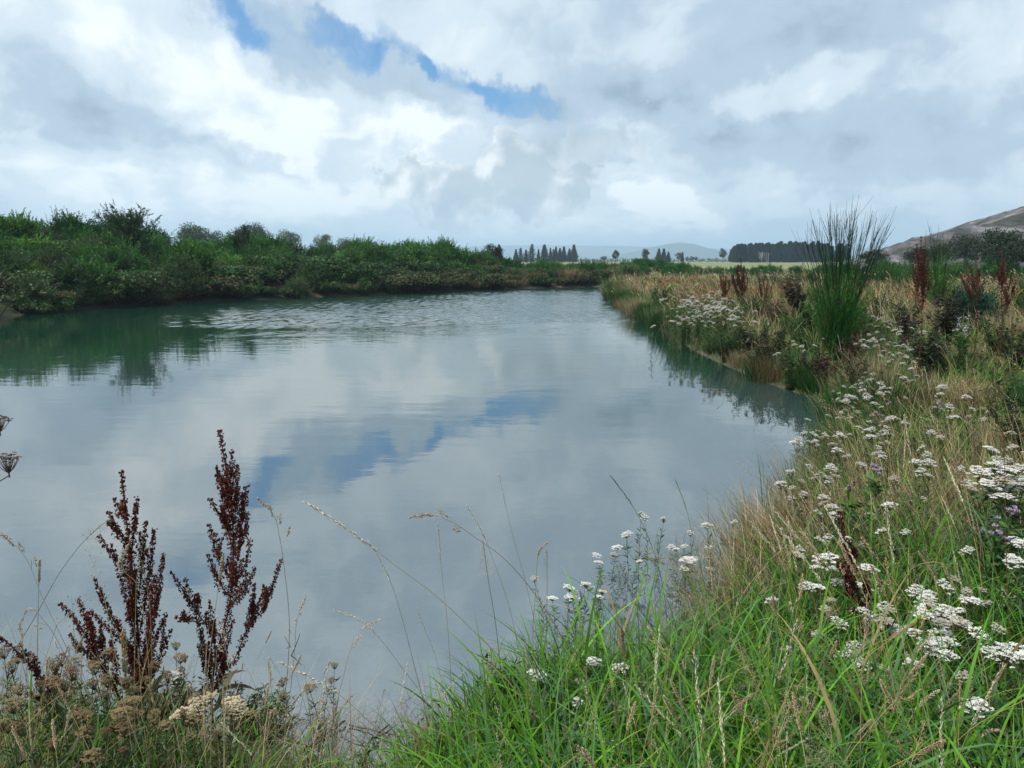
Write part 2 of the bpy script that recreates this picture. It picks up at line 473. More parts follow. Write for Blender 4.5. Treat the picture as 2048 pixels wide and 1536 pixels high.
def ground_mat():
    m, nt = new_mat("ground_soil"); lk = nt.links.new
    at = node(nt, "ShaderNodeAttribute", attribute_name="Col"); ge = node(nt, "ShaderNodeNewGeometry")
    a = node(nt, "ShaderNodeTexNoise"); a.inputs["Scale"].default_value = 14; a.inputs["Detail"].default_value = 8; a.inputs["Roughness"].default_value = 0.7
    lk(ge.outputs["Position"], a.inputs["Vector"])
    r_ = node(nt, "ShaderNodeMapRange"); r_.inputs[1].default_value = 0.3; r_.inputs[2].default_value = 0.7; r_.inputs[3].default_value = 0.5; r_.inputs[4].default_value = 1.5
    lk(a.outputs[0], r_.inputs[0])
    s = node(nt, "ShaderNodeVectorMath", operation="SCALE"); lk(at.outputs["Color"], s.inputs[0]); lk(r_.outputs[0], s.inputs["Scale"])
    b = node(nt, "ShaderNodeBump"); b.inputs["Strength"].default_value = 0.6; b.inputs["Distance"].default_value = 0.04; lk(a.outputs[0], b.inputs["Height"])
    p = node(nt, "ShaderNodeBsdfPrincipled"); p.inputs["Roughness"].default_value = 0.9; p.inputs["Specular IOR Level"].default_value = 0.15
    lk(s.outputs[0], p.inputs["Base Color"]); lk(b.outputs[0], p.inputs["Normal"])
    o = node(nt, "ShaderNodeOutputMaterial"); lk(p.outputs[0], o.inputs[0]); return m
o = link("ground", acc.mesh("ground", ground_mat(), smooth_shade=True)); tag(o, kind="structure")

# ---------------------------------------------------------------- pond surface
def water_mat():
    m, nt = new_mat("pond_water"); lk = nt.links.new
    def mt(op, a, b=None, c=None):
        n = node(nt, "ShaderNodeMath", operation=op)
        for k, v_ in enumerate((a, b, c)):
            if v_ is None: continue
            if hasattr(v_, "links"): lk(v_, n.inputs[k])
            else: n.inputs[k].default_value = v_
        return n.outputs[0]
    def st(x, a, b, lo=0.0, hi=1.0):
        n = node(nt, "ShaderNodeMapRange", interpolation_type="SMOOTHSTEP"); lk(x, n.inputs[0])
        n.inputs[1].default_value = a; n.inputs[2].default_value = b; n.inputs[3].default_value = lo; n.inputs[4].default_value = hi
        return n.outputs[0]
    ge = node(nt, "ShaderNodeNewGeometry"); sp = node(nt, "ShaderNodeSeparateXYZ"); lk(ge.outputs["Position"], sp.inputs[0])
    X, Y = sp.outputs[0], sp.outputs[1]
    def noise_(scale, sx, sy, det, rough=0.5, dist=0.0, off=0.0):
        mp = node(nt, "ShaderNodeMapping"); mp.inputs[1].default_value = (off, off * 0.7, 0); mp.inputs[2].default_value = (0, 0, R(8)); mp.inputs[3].default_value = (sx, sy, 1); lk(ge.outputs["Position"], mp.inputs[0])
        n = node(nt, "ShaderNodeTexNoise"); n.inputs["Scale"].default_value = scale; n.inputs["Detail"].default_value = det
        n.inputs["Roughness"].default_value = rough; n.inputs["Distortion"].default_value = dist; lk(mp.outputs[0], n.inputs["Vector"]); return n.outputs[0]
    patch = noise_(0.16, 0.45, 1.0, 3, 0.55)
    # breeze ruffled water lies across the far end, dying out to the left and towards the camera
    yy = mt("ADD", mt("MULTIPLY_ADD", patch, 10.0, -5.0), mt("MULTIPLY_ADD", X, -0.05, Y))
    xx = mt("MULTIPLY_ADD", patch, 12.0, mt("ADD", X, -6.0))
    ruf = mt("MULTIPLY", st(yy, 23.0, 31.0), st(xx, -22.0, -12.0))
    half = mt("MULTIPLY", st(yy, 14.0, 23.0), st(xx, -17.0, -7.0))
    calm = st(yy, 3.0, 22.0, 0.35, 0.55)
    w_big = noise_(0.55, 0.55, 1.5, 2, 0.5, 0.3, 3.0)
    w_mid = noise_(2.2, 0.6, 1.3, 3, 0.55, 0.3, 9.0)
    w_fine = noise_(5.0, 0.6, 1.2, 3, 0.6, 0.2, 17.0)
    hgt = mt("MULTIPLY", w_big, mt("MULTIPLY", calm, 0.010))
    hgt = mt("ADD", hgt, mt("MULTIPLY", w_mid, mt("MULTIPLY_ADD", half, 0.002, mt("MULTIPLY_ADD", ruf, 0.004, mt("MULTIPLY", calm, 0.0045)))))
    hgt = mt("ADD", hgt, mt("MULTIPLY", w_fine, mt("MULTIPLY_ADD", ruf, 0.004, mt("MULTIPLY_ADD", half, 0.001, mt("MULTIPLY", calm, 0.0009)))))
    b = node(nt, "ShaderNodeBump"); b.inputs["Strength"].default_value = 1.0; b.inputs["Distance"].default_value = 1.0; lk(hgt, b.inputs["Height"])
    gl = node(nt, "ShaderNodeBsdfGlossy"); gl.inputs["Roughness"].default_value = 0.015; gl.inputs["Color"].default_value = (1, 1, 1, 1); lk(b.outputs[0], gl.inputs["Normal"])
    rr = mt("MULTIPLY_ADD", ruf, 0.10, 0.008); lk(rr, gl.inputs["Roughness"])
    fr = node(nt, "ShaderNodeFresnel"); fr.inputs["IOR"].default_value = 3.8; lk(b.outputs[0], fr.inputs["Normal"])
    df = node(nt, "ShaderNodeBsdfDiffuse")          # body colour painted brighter this side, darker green beyond to deepen the bank's reflection
    far_tone = st(mt("MULTIPLY_ADD", patch, 5.0, mt("MULTIPLY_ADD", X, 0.15, Y)), 10.0, 21.0)
    cm = node(nt, "ShaderNodeMix", data_type="RGBA"); lk(far_tone, cm.inputs[0]); cm.inputs[6].default_value = (0.056, 0.084, 0.088, 1); cm.inputs[7].default_value = (0.008, 0.040, 0.024, 1); lk(cm.outputs[2], df.inputs["Color"])
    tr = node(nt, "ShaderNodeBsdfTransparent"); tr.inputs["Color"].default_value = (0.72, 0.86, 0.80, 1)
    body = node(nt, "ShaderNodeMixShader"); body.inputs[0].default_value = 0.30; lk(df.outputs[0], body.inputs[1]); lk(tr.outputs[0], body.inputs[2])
    mx = node(nt, "ShaderNodeMixShader"); lk(fr.outputs[0], mx.inputs[0]); lk(body.outputs[0], mx.inputs[1]); lk(gl.outputs[0], mx.inputs[2])
    o_ = node(nt, "ShaderNodeOutputMaterial"); lk(mx.outputs[0], o_.inputs[0]); return m
acc = Acc()
gx = np.arange(-56, 12.01, 0.15); gy = np.concatenate([np.linspace(1.0, 13.0, 50), np.arange(13.075, 66, 0.075)])
X, Y = np.meshgrid(gx, gy)
pn = fbm(X * 0.10, Y * 0.22, 61, 3) - 0.5
ruf = smooth(Y + 14 * pn - 0.10 * X, 24.0, 29.0) * smooth(X + 9 * pn, -17.5, -10.5) * (0.75 + 0.5 * fbm(X * 0.35, Y * 0.9, 63, 3))
semi = smooth(Y + 8 * pn, 15.5, 22.0) * smooth(X + 7 * pn, -14.0, -7.5) * (0.2 + 1.3 * smooth(fbm(X * 0.3, Y * 0.8, 65, 2), 0.3, 0.7))
amp = 0.115 * ruf + 0.028 * semi * (1 - np.clip(ruf, 0, 1))
Zw = np.zeros_like(X)
for i in range(16):                                   # short wind waves, running roughly towards the camera
    lam = rng.uniform(0.17, 0.42); a = rng.normal(0, 0.33); ph = rng.uniform(0, 6.28)
    md = 0.4 + 1.2 * fbm(X * 0.4 + 7 * i, Y * 0.7, 67 + i, 2)
    Zw += math.sqrt(2 / 16) * lam / (2 * math.pi) * md * np.sin(2 * math.pi / lam * (X * math.sin(a) + Y * math.cos(a)) + ph)
Zw *= amp
nx = len(gx); ii = np.arange(len(gy) - 1)[:, None] * nx + np.arange(nx - 1)[None]
acc.add(np.stack([X, Y, Zw], -1), (0.1, 0.15, 0.14), np.stack([ii, ii + 1, ii + nx + 1, ii + nx], -1).reshape(-1, 4))
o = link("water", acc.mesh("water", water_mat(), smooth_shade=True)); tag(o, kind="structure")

# ---------------------------------------------------------------- bare spoil slope on the right, distant hills, air
def grid_obj(name, X, Y, Z, C, mat):
    a = Acc(); n, k = X.shape
    i = np.arange(n - 1)[:, None] * k + np.arange(k - 1)[None]
    a.add(np.stack([X, Y, Z], -1), C.reshape(-1, 3), np.stack([i, i + 1, i + k + 1, i + k], -1).reshape(-1, 4))
    ob = link(name, a.mesh(name, mat, smooth_shade=True)); tag(ob, kind="structure"); return ob
def rough_mat(name, scale, bump, lo, hi):
    m, nt = new_mat(name); lk = nt.links.new
    at = node(nt, "ShaderNodeAttribute", attribute_name="Col"); ge = node(nt, "ShaderNodeNewGeometry")
    a = node(nt, "ShaderNodeTexNoise"); a.inputs["Scale"].default_value = scale; a.inputs["Detail"].default_value = 8; a.inputs["Roughness"].default_value = 0.72
    lk(ge.outputs["Position"], a.inputs["Vector"])
    r_ = node(nt, "ShaderNodeMapRange"); r_.inputs[1].default_value = 0.35; r_.inputs[2].default_value = 0.65; r_.inputs[3].default_value = lo; r_.inputs[4].default_value = hi
    lk(a.outputs[0], r_.inputs[0])
    s = node(nt, "ShaderNodeVectorMath", operation="SCALE"); lk(at.outputs["Color"], s.inputs[0]); lk(r_.outputs[0], s.inputs["Scale"])
    b = node(nt, "ShaderNodeBump"); b.inputs["Strength"].default_value = 1.0; b.inputs["Distance"].default_value = bump; lk(a.outputs[0], b.inputs["Height"])
    p = node(nt, "ShaderNodeBsdfPrincipled"); p.inputs["Roughness"].default_value = 0.95; p.inputs["Specular IOR Level"].default_value = 0.1
    lk(s.outputs[0], p.inputs["Base Color"]); lk(b.outputs[0], p.inputs["Normal"])
    o_ = node(nt, "ShaderNodeOutputMaterial"); lk(p.outputs[0], o_.inputs[0]); return m
gx = np.linspace(40, 330, 230); gy = np.linspace(105, 280, 170)
X, Y = np.meshgrid(gx, gy)
crest = np.maximum(X - 0.434 * Y - 5 * (fbm(X * 0.02, Y * 0.02, 31, 2) - 0.5), 0) * 0.312
front = np.maximum(np.minimum(Y - 122 - 0.08 * (X - 80), 262 - Y), 0) * 0.42
Z = np.minimum(np.minimum(crest, front), 48) + 0.7
Z += (fbm(X * 0.11, Y * 0.11, 33, 5) - 0.5) * 3.2 * smooth(Z, 1.0, 4.0) + (fbm(X * 0.55, Y * 0.55, 35, 3) - 0.5) * 0.9 * smooth(Z, 1.0, 3.0)
Z = np.where((crest < 0.05) | (front < 0.05), -0.9, Z)
nn = fbm(X * 0.16, Y * 0.30, 37, 5)[..., None]
C = np.array([0.100, 0.098, 0.104]) * (0.45 + 1.15 * nn) + np.array([0.075, 0.07, 0.07]) * smooth(nn, 0.52, 0.66) + (np.array([0.05, 0.06, 0.03]) - 0.10) * smooth(1 - nn, 0.52, 0.68) * 0.5
grid_obj("spoil_hill", X, Y, Z, np.clip(C, 0.01, 0.5), rough_mat("spoil_scree", 0.9, 0.8, 0.55, 1.45))

def range_of_hills(name, prof, dist, depth, seed, nudge):
    px = np.array([p[0] for p in prof], float); py = np.array([p[1] for p in prof], float)
    sx = np.linspace(px[0], px[-1], 420); sy = np.interp(sx, px, py)
    k = np.ones(13) / 13; sy = np.convolve(np.pad(sy, 6, mode="edge"), k, "valid")
    base = np.array([at_y(x, y, dist) for x, y in zip(sx, sy)])
    prof_v = np.concatenate([np.linspace(0, 1, 22), np.linspace(0.94, 0, 8)])
    off = np.concatenate([np.linspace(-depth, 0, 22), np.linspace(depth * 0.15, depth, 8)])
    X = base[None, :, 0] * (1 + 0 * off[:, None]) + 0 * off[:, None]
    Y = dist + off[:, None] + 0 * X
    rid = fbm(X * nudge, Y * nudge * 0.7, seed, 5)
    Z = np.maximum(base[None, :, 2], 1.0) * (prof_v[:, None] ** 1.25) * (1 + (rid - 0.5) * 0.7 * (1 - prof_v[:, None])) - 1.0
    C = np.array([0.035, 0.055, 0.035]) * (0.5 + 1.0 * fbm(X * nudge * 3, Y * nudge * 3, seed + 1, 4)[..., None])
    grid_obj(name, X, Y, Z, C, rough_mat(name + "_cover", 0.01, 6.0, 0.7, 1.3))
range_of_hills("hills", [(-700, 506), (300, 503), (700, 499), (850, 497), (940, 492), (1060, 490), (1200, 491), (1330, 494), (1480, 498), (1600, 496), (1700, 494), (1850, 500), (2700, 508)], 6400, 1500, 41, 0.0009)
range_of_hills("hills", [(1180, 519), (1250, 507), (1300, 495), (1335, 487.5), (1362, 484.5), (1388, 487.5), (1420, 497), (1450, 505), (1520, 514), (1600, 519)], 4300, 1100, 45, 0.0016)

acc = Acc()
hv = np.array([[x, y, z] for z in (-2.6, 172.0) for y in (-700.0, 8600.0) for x in (-7200.0, 7200.0)])
acc.add(hv, (1, 1, 1), [[0, 2, 3, 1], [4, 5, 7, 6], [0, 1, 5, 4], [2, 6, 7, 3], [0, 4, 6, 2], [1, 3, 7, 5]])
hm, nt = new_mat("haze_air"); pv = node(nt, "ShaderNodeVolumePrincipled"); pv.inputs["Color"].default_value = (0.49, 0.66, 0.86, 1); pv.inputs["Density"].default_value = 2.9e-4; pv.inputs["Anisotropy"].default_value = 0.1
nt.links.new(pv.outputs[0], node(nt, "ShaderNodeOutputMaterial").inputs["Volume"])
o = link("haze", acc.mesh("haze", hm)); tag(o, kind="stuff")
scene.cycles.max_bounces = 6; scene.cycles.diffuse_bounces = 2; scene.cycles.glossy_bounces = 3; scene.cycles.transmission_bounces = 3; scene.cycles.transparent_max_bounces = 6
scene.cycles.volume_bounces = 1
scene.cycles.caustics_reflective = False; scene.cycles.caustics_refractive = False
# ================================================================ shrubs and trees
G_gorse = [(0.072, 0.190, 0.036), (0.052, 0.148, 0.034), (0.102, 0.215, 0.060), (0.044, 0.124, 0.044)]

def sprays(acc, base, D, L, n_leaf, ll, lw, col, g, open_=0.75, stem=(0.06, 0.05, 0.03), stem_r=0.004, tipc=None):
    """leafy twigs: N twigs from base along D; n_leaf leaves each"""
    N = len(base)
    P = np.stack([base + D * (L * t)[:, None] + np.array([0, 0, 1.0]) * (L * 0.12 * t * t)[:, None] for t in (0.0, 0.5, 1.0)], 1)
    tubes(acc, P, np.array([[stem_r, stem_r * 0.7, stem_r * 0.3]]), np.asarray(stem), 3)
    t = np.tile(np.linspace(0.12, 1.0, n_leaf), N); idx = np.repeat(np.arange(N), n_leaf)
    pos = base[idx] + D[idx] * (L[idx] * t)[:, None] + np.array([0, 0, 1.0]) * (L[idx] * 0.12 * t * t)[:, None]
    dd = norm(D[idx] + rdir(len(idx), g) * open_)
    c = col[idx] * np.exp(g.normal(0, 0.16, (len(idx), 1)))
    if tipc is not None: c = c * (1 - 0.45 * t[:, None]) + np.asarray(tipc)[None] * 0.45 * t[:, None]
    leaves(acc, pos, dd, rdir(len(idx), g), ll * g.uniform(0.6, 1.3, len(idx)), lw * g.uniform(0.7, 1.3, len(idx)), c)

def shrub_mesh(seed, tint, spiky=1.0, n_clump=26, per=17, hgt=1.0, n_leaf=13, ll=0.075, lw=0.022, tip=None):
    """gorse or broom bush about one unit wide and hgt units tall: upright leafy sprays in clumps"""
    g = np.random.default_rng(seed); acc = Acc()
    u = rdir(n_clump, g); u[:, 2] = np.abs(u[:, 2]) * 0.95 + 0.02
    rad = g.uniform(0.45, 0.95, n_clump)
    cc = u * rad[:, None] * np.array([0.50, 0.50, 0.62 * hgt])
    cc[:, 2] += 0.06
    tones = jit(tint, n_clump, 0.38, g, 0.10)
    root = np.zeros((n_clump, 3)); root[:, :2] = u[:, :2] * 0.06
    P = np.stack([root, root * 0.3 + cc * 0.55, cc], 1)
    tubes(acc, P, np.array([[0.018, 0.012, 0.006]]), np.array([0.045, 0.038, 0.026]), 4)
    idx = np.repeat(np.arange(n_clump), per)
    if spiky < 0.7:                      # rounded leafy lobes
        b = cc[idx] + g.normal(0, 0.05, (len(idx), 3)); D = norm(rdir(len(idx), g) + np.array([0, 0, 0.55]) + u[idx] * 0.5)
    else:
        b = cc[idx] + g.normal(0, 0.075, (len(idx), 3))
        D = norm(np.stack([u[idx, 0], u[idx, 1], u[idx, 2] * 0.6 + 0.75 * spiky], -1) + g.normal(0, 0.42, (len(idx), 3)))
    L = g.uniform(0.12, 0.28, len(idx)) * (0.85 + 0.35 * (cc[idx, 2] / (0.6 * hgt)))
    sprays(acc, b, D, L, n_leaf, ll, lw, tones[idx] * np.exp(g.normal(0, 0.18, (len(idx), 1))), g, 0.7, stem_r=0.003, tipc=tip)
    # low skirt
    ns = 70; a = g.uniform(0, 2 * math.pi, ns); rr = g.uniform(0.2, 0.55, ns)
    b = np.stack([rr * np.cos(a), rr * np.sin(a), g.uniform(0.0, 0.22, ns)], -1)
    D = norm(np.stack([np.cos(a), np.sin(a), g.uniform(0.1, 0.8, ns)], -1))
    sprays(acc, b, D, g.uniform(0.15, 0.3, ns), 11, ll, lw, jit(np.array(tint) * 0.85, ns, 0.25, g), g, 0.8, stem_r=0.003)
    return acc

def bramble_mesh(seed, tint=(0.050, 0.118, 0.036), pale=(0.13, 0.185, 0.105), brown=(0.13, 0.09, 0.05), pbrown=0.22, ppale=0.16, hgt=0.55):
    """low mound of arching canes with broad leaves, some pale side up, some withered"""
    g = np.random.default_rng(seed); acc = Acc(); n = 120
    a = g.uniform(0, 2 * math.pi, n); L = g.uniform(0.5, 1.0, n); up = g.uniform(0.5, 1.0, n) * hgt
    s0 = np.stack([g.normal(0, 0.22, n), g.normal(0, 0.22, n), np.zeros(n)], -1)
    K = 7; t = np.linspace(0, 1, K)
    P = s0[:, None, :] + np.stack([np.cos(a)[:, None] * t * L[:, None] * 0.62, np.sin(a)[:, None] * t * L[:, None] * 0.62, up[:, None] * (np.sin(t * 2.35)[None]) * 0.95], -1)
    tubes(acc, P, np.linspace(0.006, 0.002, K)[None], jit((0.10, 0.055, 0.04), n, 0.3, g), 3)
    per = 34; idx = np.repeat(np.arange(n), per); tt = g.uniform(0.15, 1, n * per)
    k = np.minimum((tt * (K - 1)).astype(int), K - 2); f = tt * (K - 1) - k
    pos = P[idx, k] * (1 - f)[:, None] + P[idx, k + 1] * f[:, None] + g.normal(0, 0.028, (n * per, 3))
    c = jit(tint, n * per, 0.30, g, 0.12); roll = g.random(n * per)
    cane = g.random(n)[idx]
    c = np.where((roll < ppale)[:, None], jit(pale, n * per, 0.2, g, 0.06), c)
    c = np.where(((roll > 0.72) & (cane < pbrown * 1.6))[:, None] | ((cane < pbrown * 0.5) & (roll > 0.25))[:, None], jit(brown, n * per, 0.3, g, 0.1), c)
    D = rdir(n * per, g); D[:, 2] = D[:, 2] * 0.5 - 0.1
    Nn = rdir(n * per, g) * 0.6 + np.array([0, 0, 1.0])
    leaves(acc, pos, D, Nn, g.uniform(0.045, 0.085, n * per), g.uniform(0.03, 0.055, n * per), c, 0.15)
    return acc

def drygrass_clump(seed, col=(0.30, 0.21, 0.115), n=420, hgt=0.8, spread=0.45, w=0.012):
    g = np.random.default_rng(seed); acc = Acc()
    a = g.uniform(0, 2 * math.pi, n); rr = np.abs(g.normal(0, spread * 0.5, n))
    P = np.stack([rr * np.cos(a), rr * np.sin(a), np.zeros(n)], -1)
    c = jit(col, n, 0.28, g, 0.08)
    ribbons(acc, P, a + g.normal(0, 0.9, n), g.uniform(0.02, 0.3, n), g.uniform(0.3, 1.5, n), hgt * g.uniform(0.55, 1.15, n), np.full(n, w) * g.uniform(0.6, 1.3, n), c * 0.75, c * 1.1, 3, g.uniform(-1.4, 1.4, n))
    return acc

# ---- kinds of bush (shared meshes)
kinds = {}
kinds["gorse"] = [shrub_mesh(100 + k, G_gorse[k % 4], 0.55, 36, 22, 0.95 + 0.1 * (k % 3), 11, 0.055, 0.022, tip=(0.082, 0.195, 0.062)).mesh("gorse_bush", M_leaf) for k in range(6)]
kinds["olive"] = [shrub_mesh(140 + k, (0.070, 0.125, 0.048), 0.6, 30, 20, 0.9, 11, 0.06, 0.02, (0.10, 0.15, 0.075)).mesh("grey_bush", M_leaf) for k in range(3)]
kinds["broom"] = [shrub_mesh(160 + k, (0.040, 0.125, 0.030), 1.7, 26, 18, 1.15, 11, 0.06, 0.012, (0.07, 0.18, 0.05)).mesh("broom_bush", M_leaf) for k in range(3)]
kinds["bramble"] = [bramble_mesh(180 + k, pbrown=(0.03, 0.08, 0.16, 0.05)[k], ppale=(0.10, 0.14, 0.10, 0.18)[k]).mesh("bramble", M_leaf) for k in range(4)]
kinds["withered"] = [bramble_mesh(200 + k, (0.070, 0.105, 0.040), (0.20, 0.19, 0.13), (0.16, 0.11, 0.060), 0.28, 0.10).mesh("withered_bush", M_leaf) for k in range(3)]
kinds["tussock"] = [drygrass_clump(220 + k, ((0.24, 0.18, 0.10), (0.19, 0.13, 0.075), (0.26, 0.21, 0.13))[k], 420, 0.75, 0.8, 0.016).mesh("dry_grass_tussock", M_dry) for k in range(3)]
NAMES = {"gorse": ("gorse_bush", "shrub"), "olive": ("grey_bush", "shrub"), "broom": ("broom_bush", "shrub"), "bramble": ("bramble", "bramble"), "withered": ("withered_bush", "shrub"), "tussock": ("dry_grass_tussock", "tussock")}
LAB = {
    "gorse": "bushy green gorse bush on the long scrub covered bank across the pond",
    "olive": "dull grey green bush on the long scrub bank across the pond",
    "broom": "dark green upright broom bush on the long scrub bank across the pond",
    "bramble": "dark bramble mound with pale leaf undersides low on the bank across the pond",
    "withered": "brown half withered bush near the waterline of the far bank",
    "tussock": "tan dry grass tussock at the waterline of the far bank"}
GRP = {"gorse": "gorse bushes on the far bank", "olive": "grey green bushes on the far bank", "broom": "broom bushes on the far bank",
       "bramble": "bramble mounds on the far bank", "withered": "withered bushes on the far bank", "tussock": "dry grass tussocks along the far bank"}
def bush(kind, x, y, s, lab=None, grp=None, hs=1.0, sink=0.05, cat=None, name=None):
    ms = kinds[kind]; me = ms[int(rng.integers(len(ms)))]
    o = link(name or NAMES[kind][0], me, None, (x, y, gz(x, y) - sink), rng.uniform(0, 6.28), (s * rng.uniform(0.9, 1.15), s * rng.uniform(0.9, 1.15), s * hs * rng.uniform(0.85, 1.15)))
    return tag(o, lab or LAB[kind], cat or NAMES[kind][1], grp if grp is not None or lab else GRP[kind])

# ---- the bank across the pond: a jittered planting, kind chosen by height above the water
pts = []
xs = np.arange(-52, 2.5, 1.75)
for bx in xs:
    for by in np.arange(22, 76, 1.75):
        x = bx + rng.uniform(-0.75, 0.75); y = by + rng.uniform(-0.75, 0.75)
        pts.append((x, y))
pts = np.array(pts); sdp = shore_dist(pts[:, 0], pts[:, 1])
ok = (sdp > 0.15) & (sdp < 19.5) & (np.abs(pts[:, 0] / pts[:, 1]) < 0.86) & (pts[:, 1] > 24)
ok &= ~((pts[:, 0] > -3.5) & (sdp > 9))
pts = pts[ok]; sdp = sdp[ok]
cnt = {}
placed = []
for (x, y), s in zip(pts, sdp):
    nz = float(fbm(x * 0.22, y * 0.22, 51, 3)); roll = rng.random()
    right = float(smooth(x, -14, -4))
    if s < 1.1: k = "tussock" if roll < 0.22 else ("withered" if roll < 0.45 else ("bramble" if roll < 0.8 else "olive"))
    elif s < 4.6: k = "bramble" if roll < 0.46 - 0.16 * right else ("withered" if roll < 0.58 + 0.20 * right else ("olive" if roll < 0.76 else "gorse"))
    elif s < 8.5: k = "gorse" if roll < 0.44 else ("bramble" if roll < 0.62 else ("olive" if roll < 0.86 else "broom"))
    else: k = "gorse" if roll < 0.66 else ("broom" if roll < 0.86 else "olive")
    if right > 0.5 and s < 7 and roll > 0.55 and nz > 0.45: k = "withered"
    if s > 13 and rng.random() < 0.35: continue
    sz = {"gorse": (1.9, 2.9), "olive": (1.6, 2.5), "broom": (1.6, 2.5), "bramble": (1.9, 2.9), "withered": (1.5, 2.4), "tussock": (0.9, 1.5)}[k]
    sc_ = rng.uniform(*sz) * (0.7 + 0.6 * nz)
    if s > 12.0: sc_ *= 0.95 - 0.25 * float(smooth(x, -27, -21))
    if x > -6: sc_ *= 0.72
    cnt[k] = cnt.get(k, 0) + 1
    bush(k, x, y, sc_)
rim = SHORE[25:34]                      # low growth right along the far waterline
for (ax, ay), (bx, by) in zip(rim[:-1], rim[1:]):
    m = int(math.hypot(bx - ax, by - ay) / 1.25)
    for j in range(m):
        u = (j + rng.random()) / m; x = ax + (bx - ax) * u + rng.normal(0, 0.12); y = ay + (by - ay) * u + rng.uniform(0.25, 0.8)
        if abs(x / y) > 0.86: continue
        roll = rng.random(); k = "tussock" if roll < 0.24 else ("withered" if roll < 0.46 else ("bramble" if roll < 0.82 else "olive"))
        cnt[k] = cnt.get(k, 0) + 1; bush(k, x, y, rng.uniform(0.8, 1.5), sink=0.08)
print("far bank bushes", cnt, sum(cnt.values()))

# a few on that bank that stand out
p = at_y(62, 535, 36.5); bush("gorse", p[0], p[1], 1.5, "small yellow green bush low on the far bank near the left edge")
w = kinds["gorse"][0].copy()
c_ = np.empty(len(w.vertices) * 4, np.float32); w.attributes["Col"].data.foreach_get("color", c_); c_ = c_.reshape(-1, 4); c_[:, :3] *= (1.9, 1.35, 0.7); w.attributes["Col"].data.foreach_set("color", c_.ravel())
COL.objects[-1].data = w
def twiggy_tree(px, top_y, dist, width, seed, name, label, cat, col, trunk_c=(0.07, 0.055, 0.04), n_br=34, n_sp=14):
    """a thin open tree: trunk with ascending limbs, leaf sprays only at the ends"""
    g = np.random.default_rng(seed)
    top = at_y(px, top_y, dist); z0 = gz(top[0], dist); Ht = top[2] - z0
    root = empty(name, (top[0], dist, z0)); tag(root, label, cat)
    tr = Acc(); cr_ = Acc()
    tubes(tr, np.array([curve([(0, 0, -0.1), (0.05, 0, Ht * 0.4), (-0.04, 0.05, Ht * 0.8)], 6)]), np.linspace(0.07, 0.02, 6)[None], np.array(trunk_c), 6)
    for k in range(n_br):
        a = g.uniform(0, 2 * math.pi); h0 = g.uniform(0.15, 0.7) * Ht; out = g.uniform(0.25, 1.0) * width * 0.5; up = min(h0 + g.uniform(0.25, 0.5) * Ht, Ht * g.uniform(0.75, 1.0))
        c = curve([(0, 0, h0), (math.cos(a) * out * 0.5, math.sin(a) * out * 0.5, (h0 + up) * 0.5 + 0.05), (math.cos(a) * out, math.sin(a) * out, up)], 7)
        tubes(tr, np.array([c]), np.linspace(0.022, 0.006, 7)[None], np.array(trunk_c), 4)
        b = c[2 + g.integers(0, 5, n_sp)] + g.normal(0, 0.05, (n_sp, 3))
        D = norm(np.array([math.cos(a), math.sin(a), 0.9]) + g.normal(0, 0.6, (n_sp, 3)))
        sprays(cr_, b, D, g.uniform(0.15, 0.45, n_sp), 9, 0.12, 0.042, jit(col, n_sp, 0.25, g), g, 0.8)
    link("trunk", tr.mesh("trunk", M_wood), root); link("crown", cr_.mesh("crown", M_leaf), root)
    return root
twiggy_tree(258, 408, 42.5, 3.4, 301, "small_tree", "thin open topped small tree rising above the scrub of the far bank", "tree", (0.055, 0.10, 0.045), n_br=46, n_sp=24)
twiggy_tree(480, 447, 52, 1.3, 302, "sapling", "narrow sapling poking up from the crest of the far bank", "tree", (0.05, 0.08, 0.04), n_br=16)
for (px, ty) in ((728, 470), (737, 472)):
    b = at_y(px, ty, 57); z0 = gz(b[0], 57); a = Acc()
    tubes(a, np.array([curve([(0, 0, 0), (0.03, 0, (b[2] - z0) * 0.6), (0.0, 0, b[2] - z0)], 6)]), np.linspace(0.035, 0.02, 6)[None], np.array([0.06, 0.05, 0.04]), 5)
    a.n and tubes(a, np.array([curve([(0.02, 0, (b[2] - z0) * 0.7), (0.15, 0.05, (b[2] - z0) * 0.85)], 4)]), np.linspace(0.015, 0.006, 4)[None], np.array([0.06, 0.05, 0.04]), 4)
    o = link("dead_sapling", a.mesh("dead_sapling", M_wood), None, (b[0], 57, z0)); tag(o, "bare dark dead sapling standing up from the crest of the far bank", "dead sapling", "twin dead saplings on the far bank crest")

# ---- flats at the head of the pond
def clear_band(n, y0, y1, pxa, pxb, choose, smin, smax, lab, grp):
    for k in range(n):
        y = rng.uniform(y0, y1); px = rng.uniform(pxa, pxb); x = ray(px, 520)[0] / ray(px, 520)[1] * y
        if shore_dist(np.array([x]), np.array([y]))[0] < 0.8: continue
        kd = choose[int(rng.integers(len(choose)))]
        bush(kd, x, y, rng.uniform(smin, smax), lab[kd], grp[kd])
L2 = {"gorse": "green gorse bush on the flats beyond the head of the pond", "broom": "dark broom bush on the flats beyond the head of the pond", "bramble": "bramble thicket on the flats beyond the head of the pond",
      "olive": "grey green bush on the flats beyond the head of the pond", "withered": "brown bush on the flats beyond the head of the pond", "tussock": "tan tussock on the flats beyond the head of the pond"}
G2 = {k: v.replace("a ", "") + " (row)" for k, v in L2.items()}
G2 = {"gorse": "gorse on the flats", "broom": "broom on the flats", "bramble": "brambles on the flats", "olive": "grey bushes on the flats", "withered": "brown bushes on the flats", "tussock": "tussocks on the flats"}
clear_band(34, 61.5, 66, 940, 1230, ["bramble", "broom", "gorse", "bramble", "withered", "tussock"], 1.1, 1.9, L2, G2)
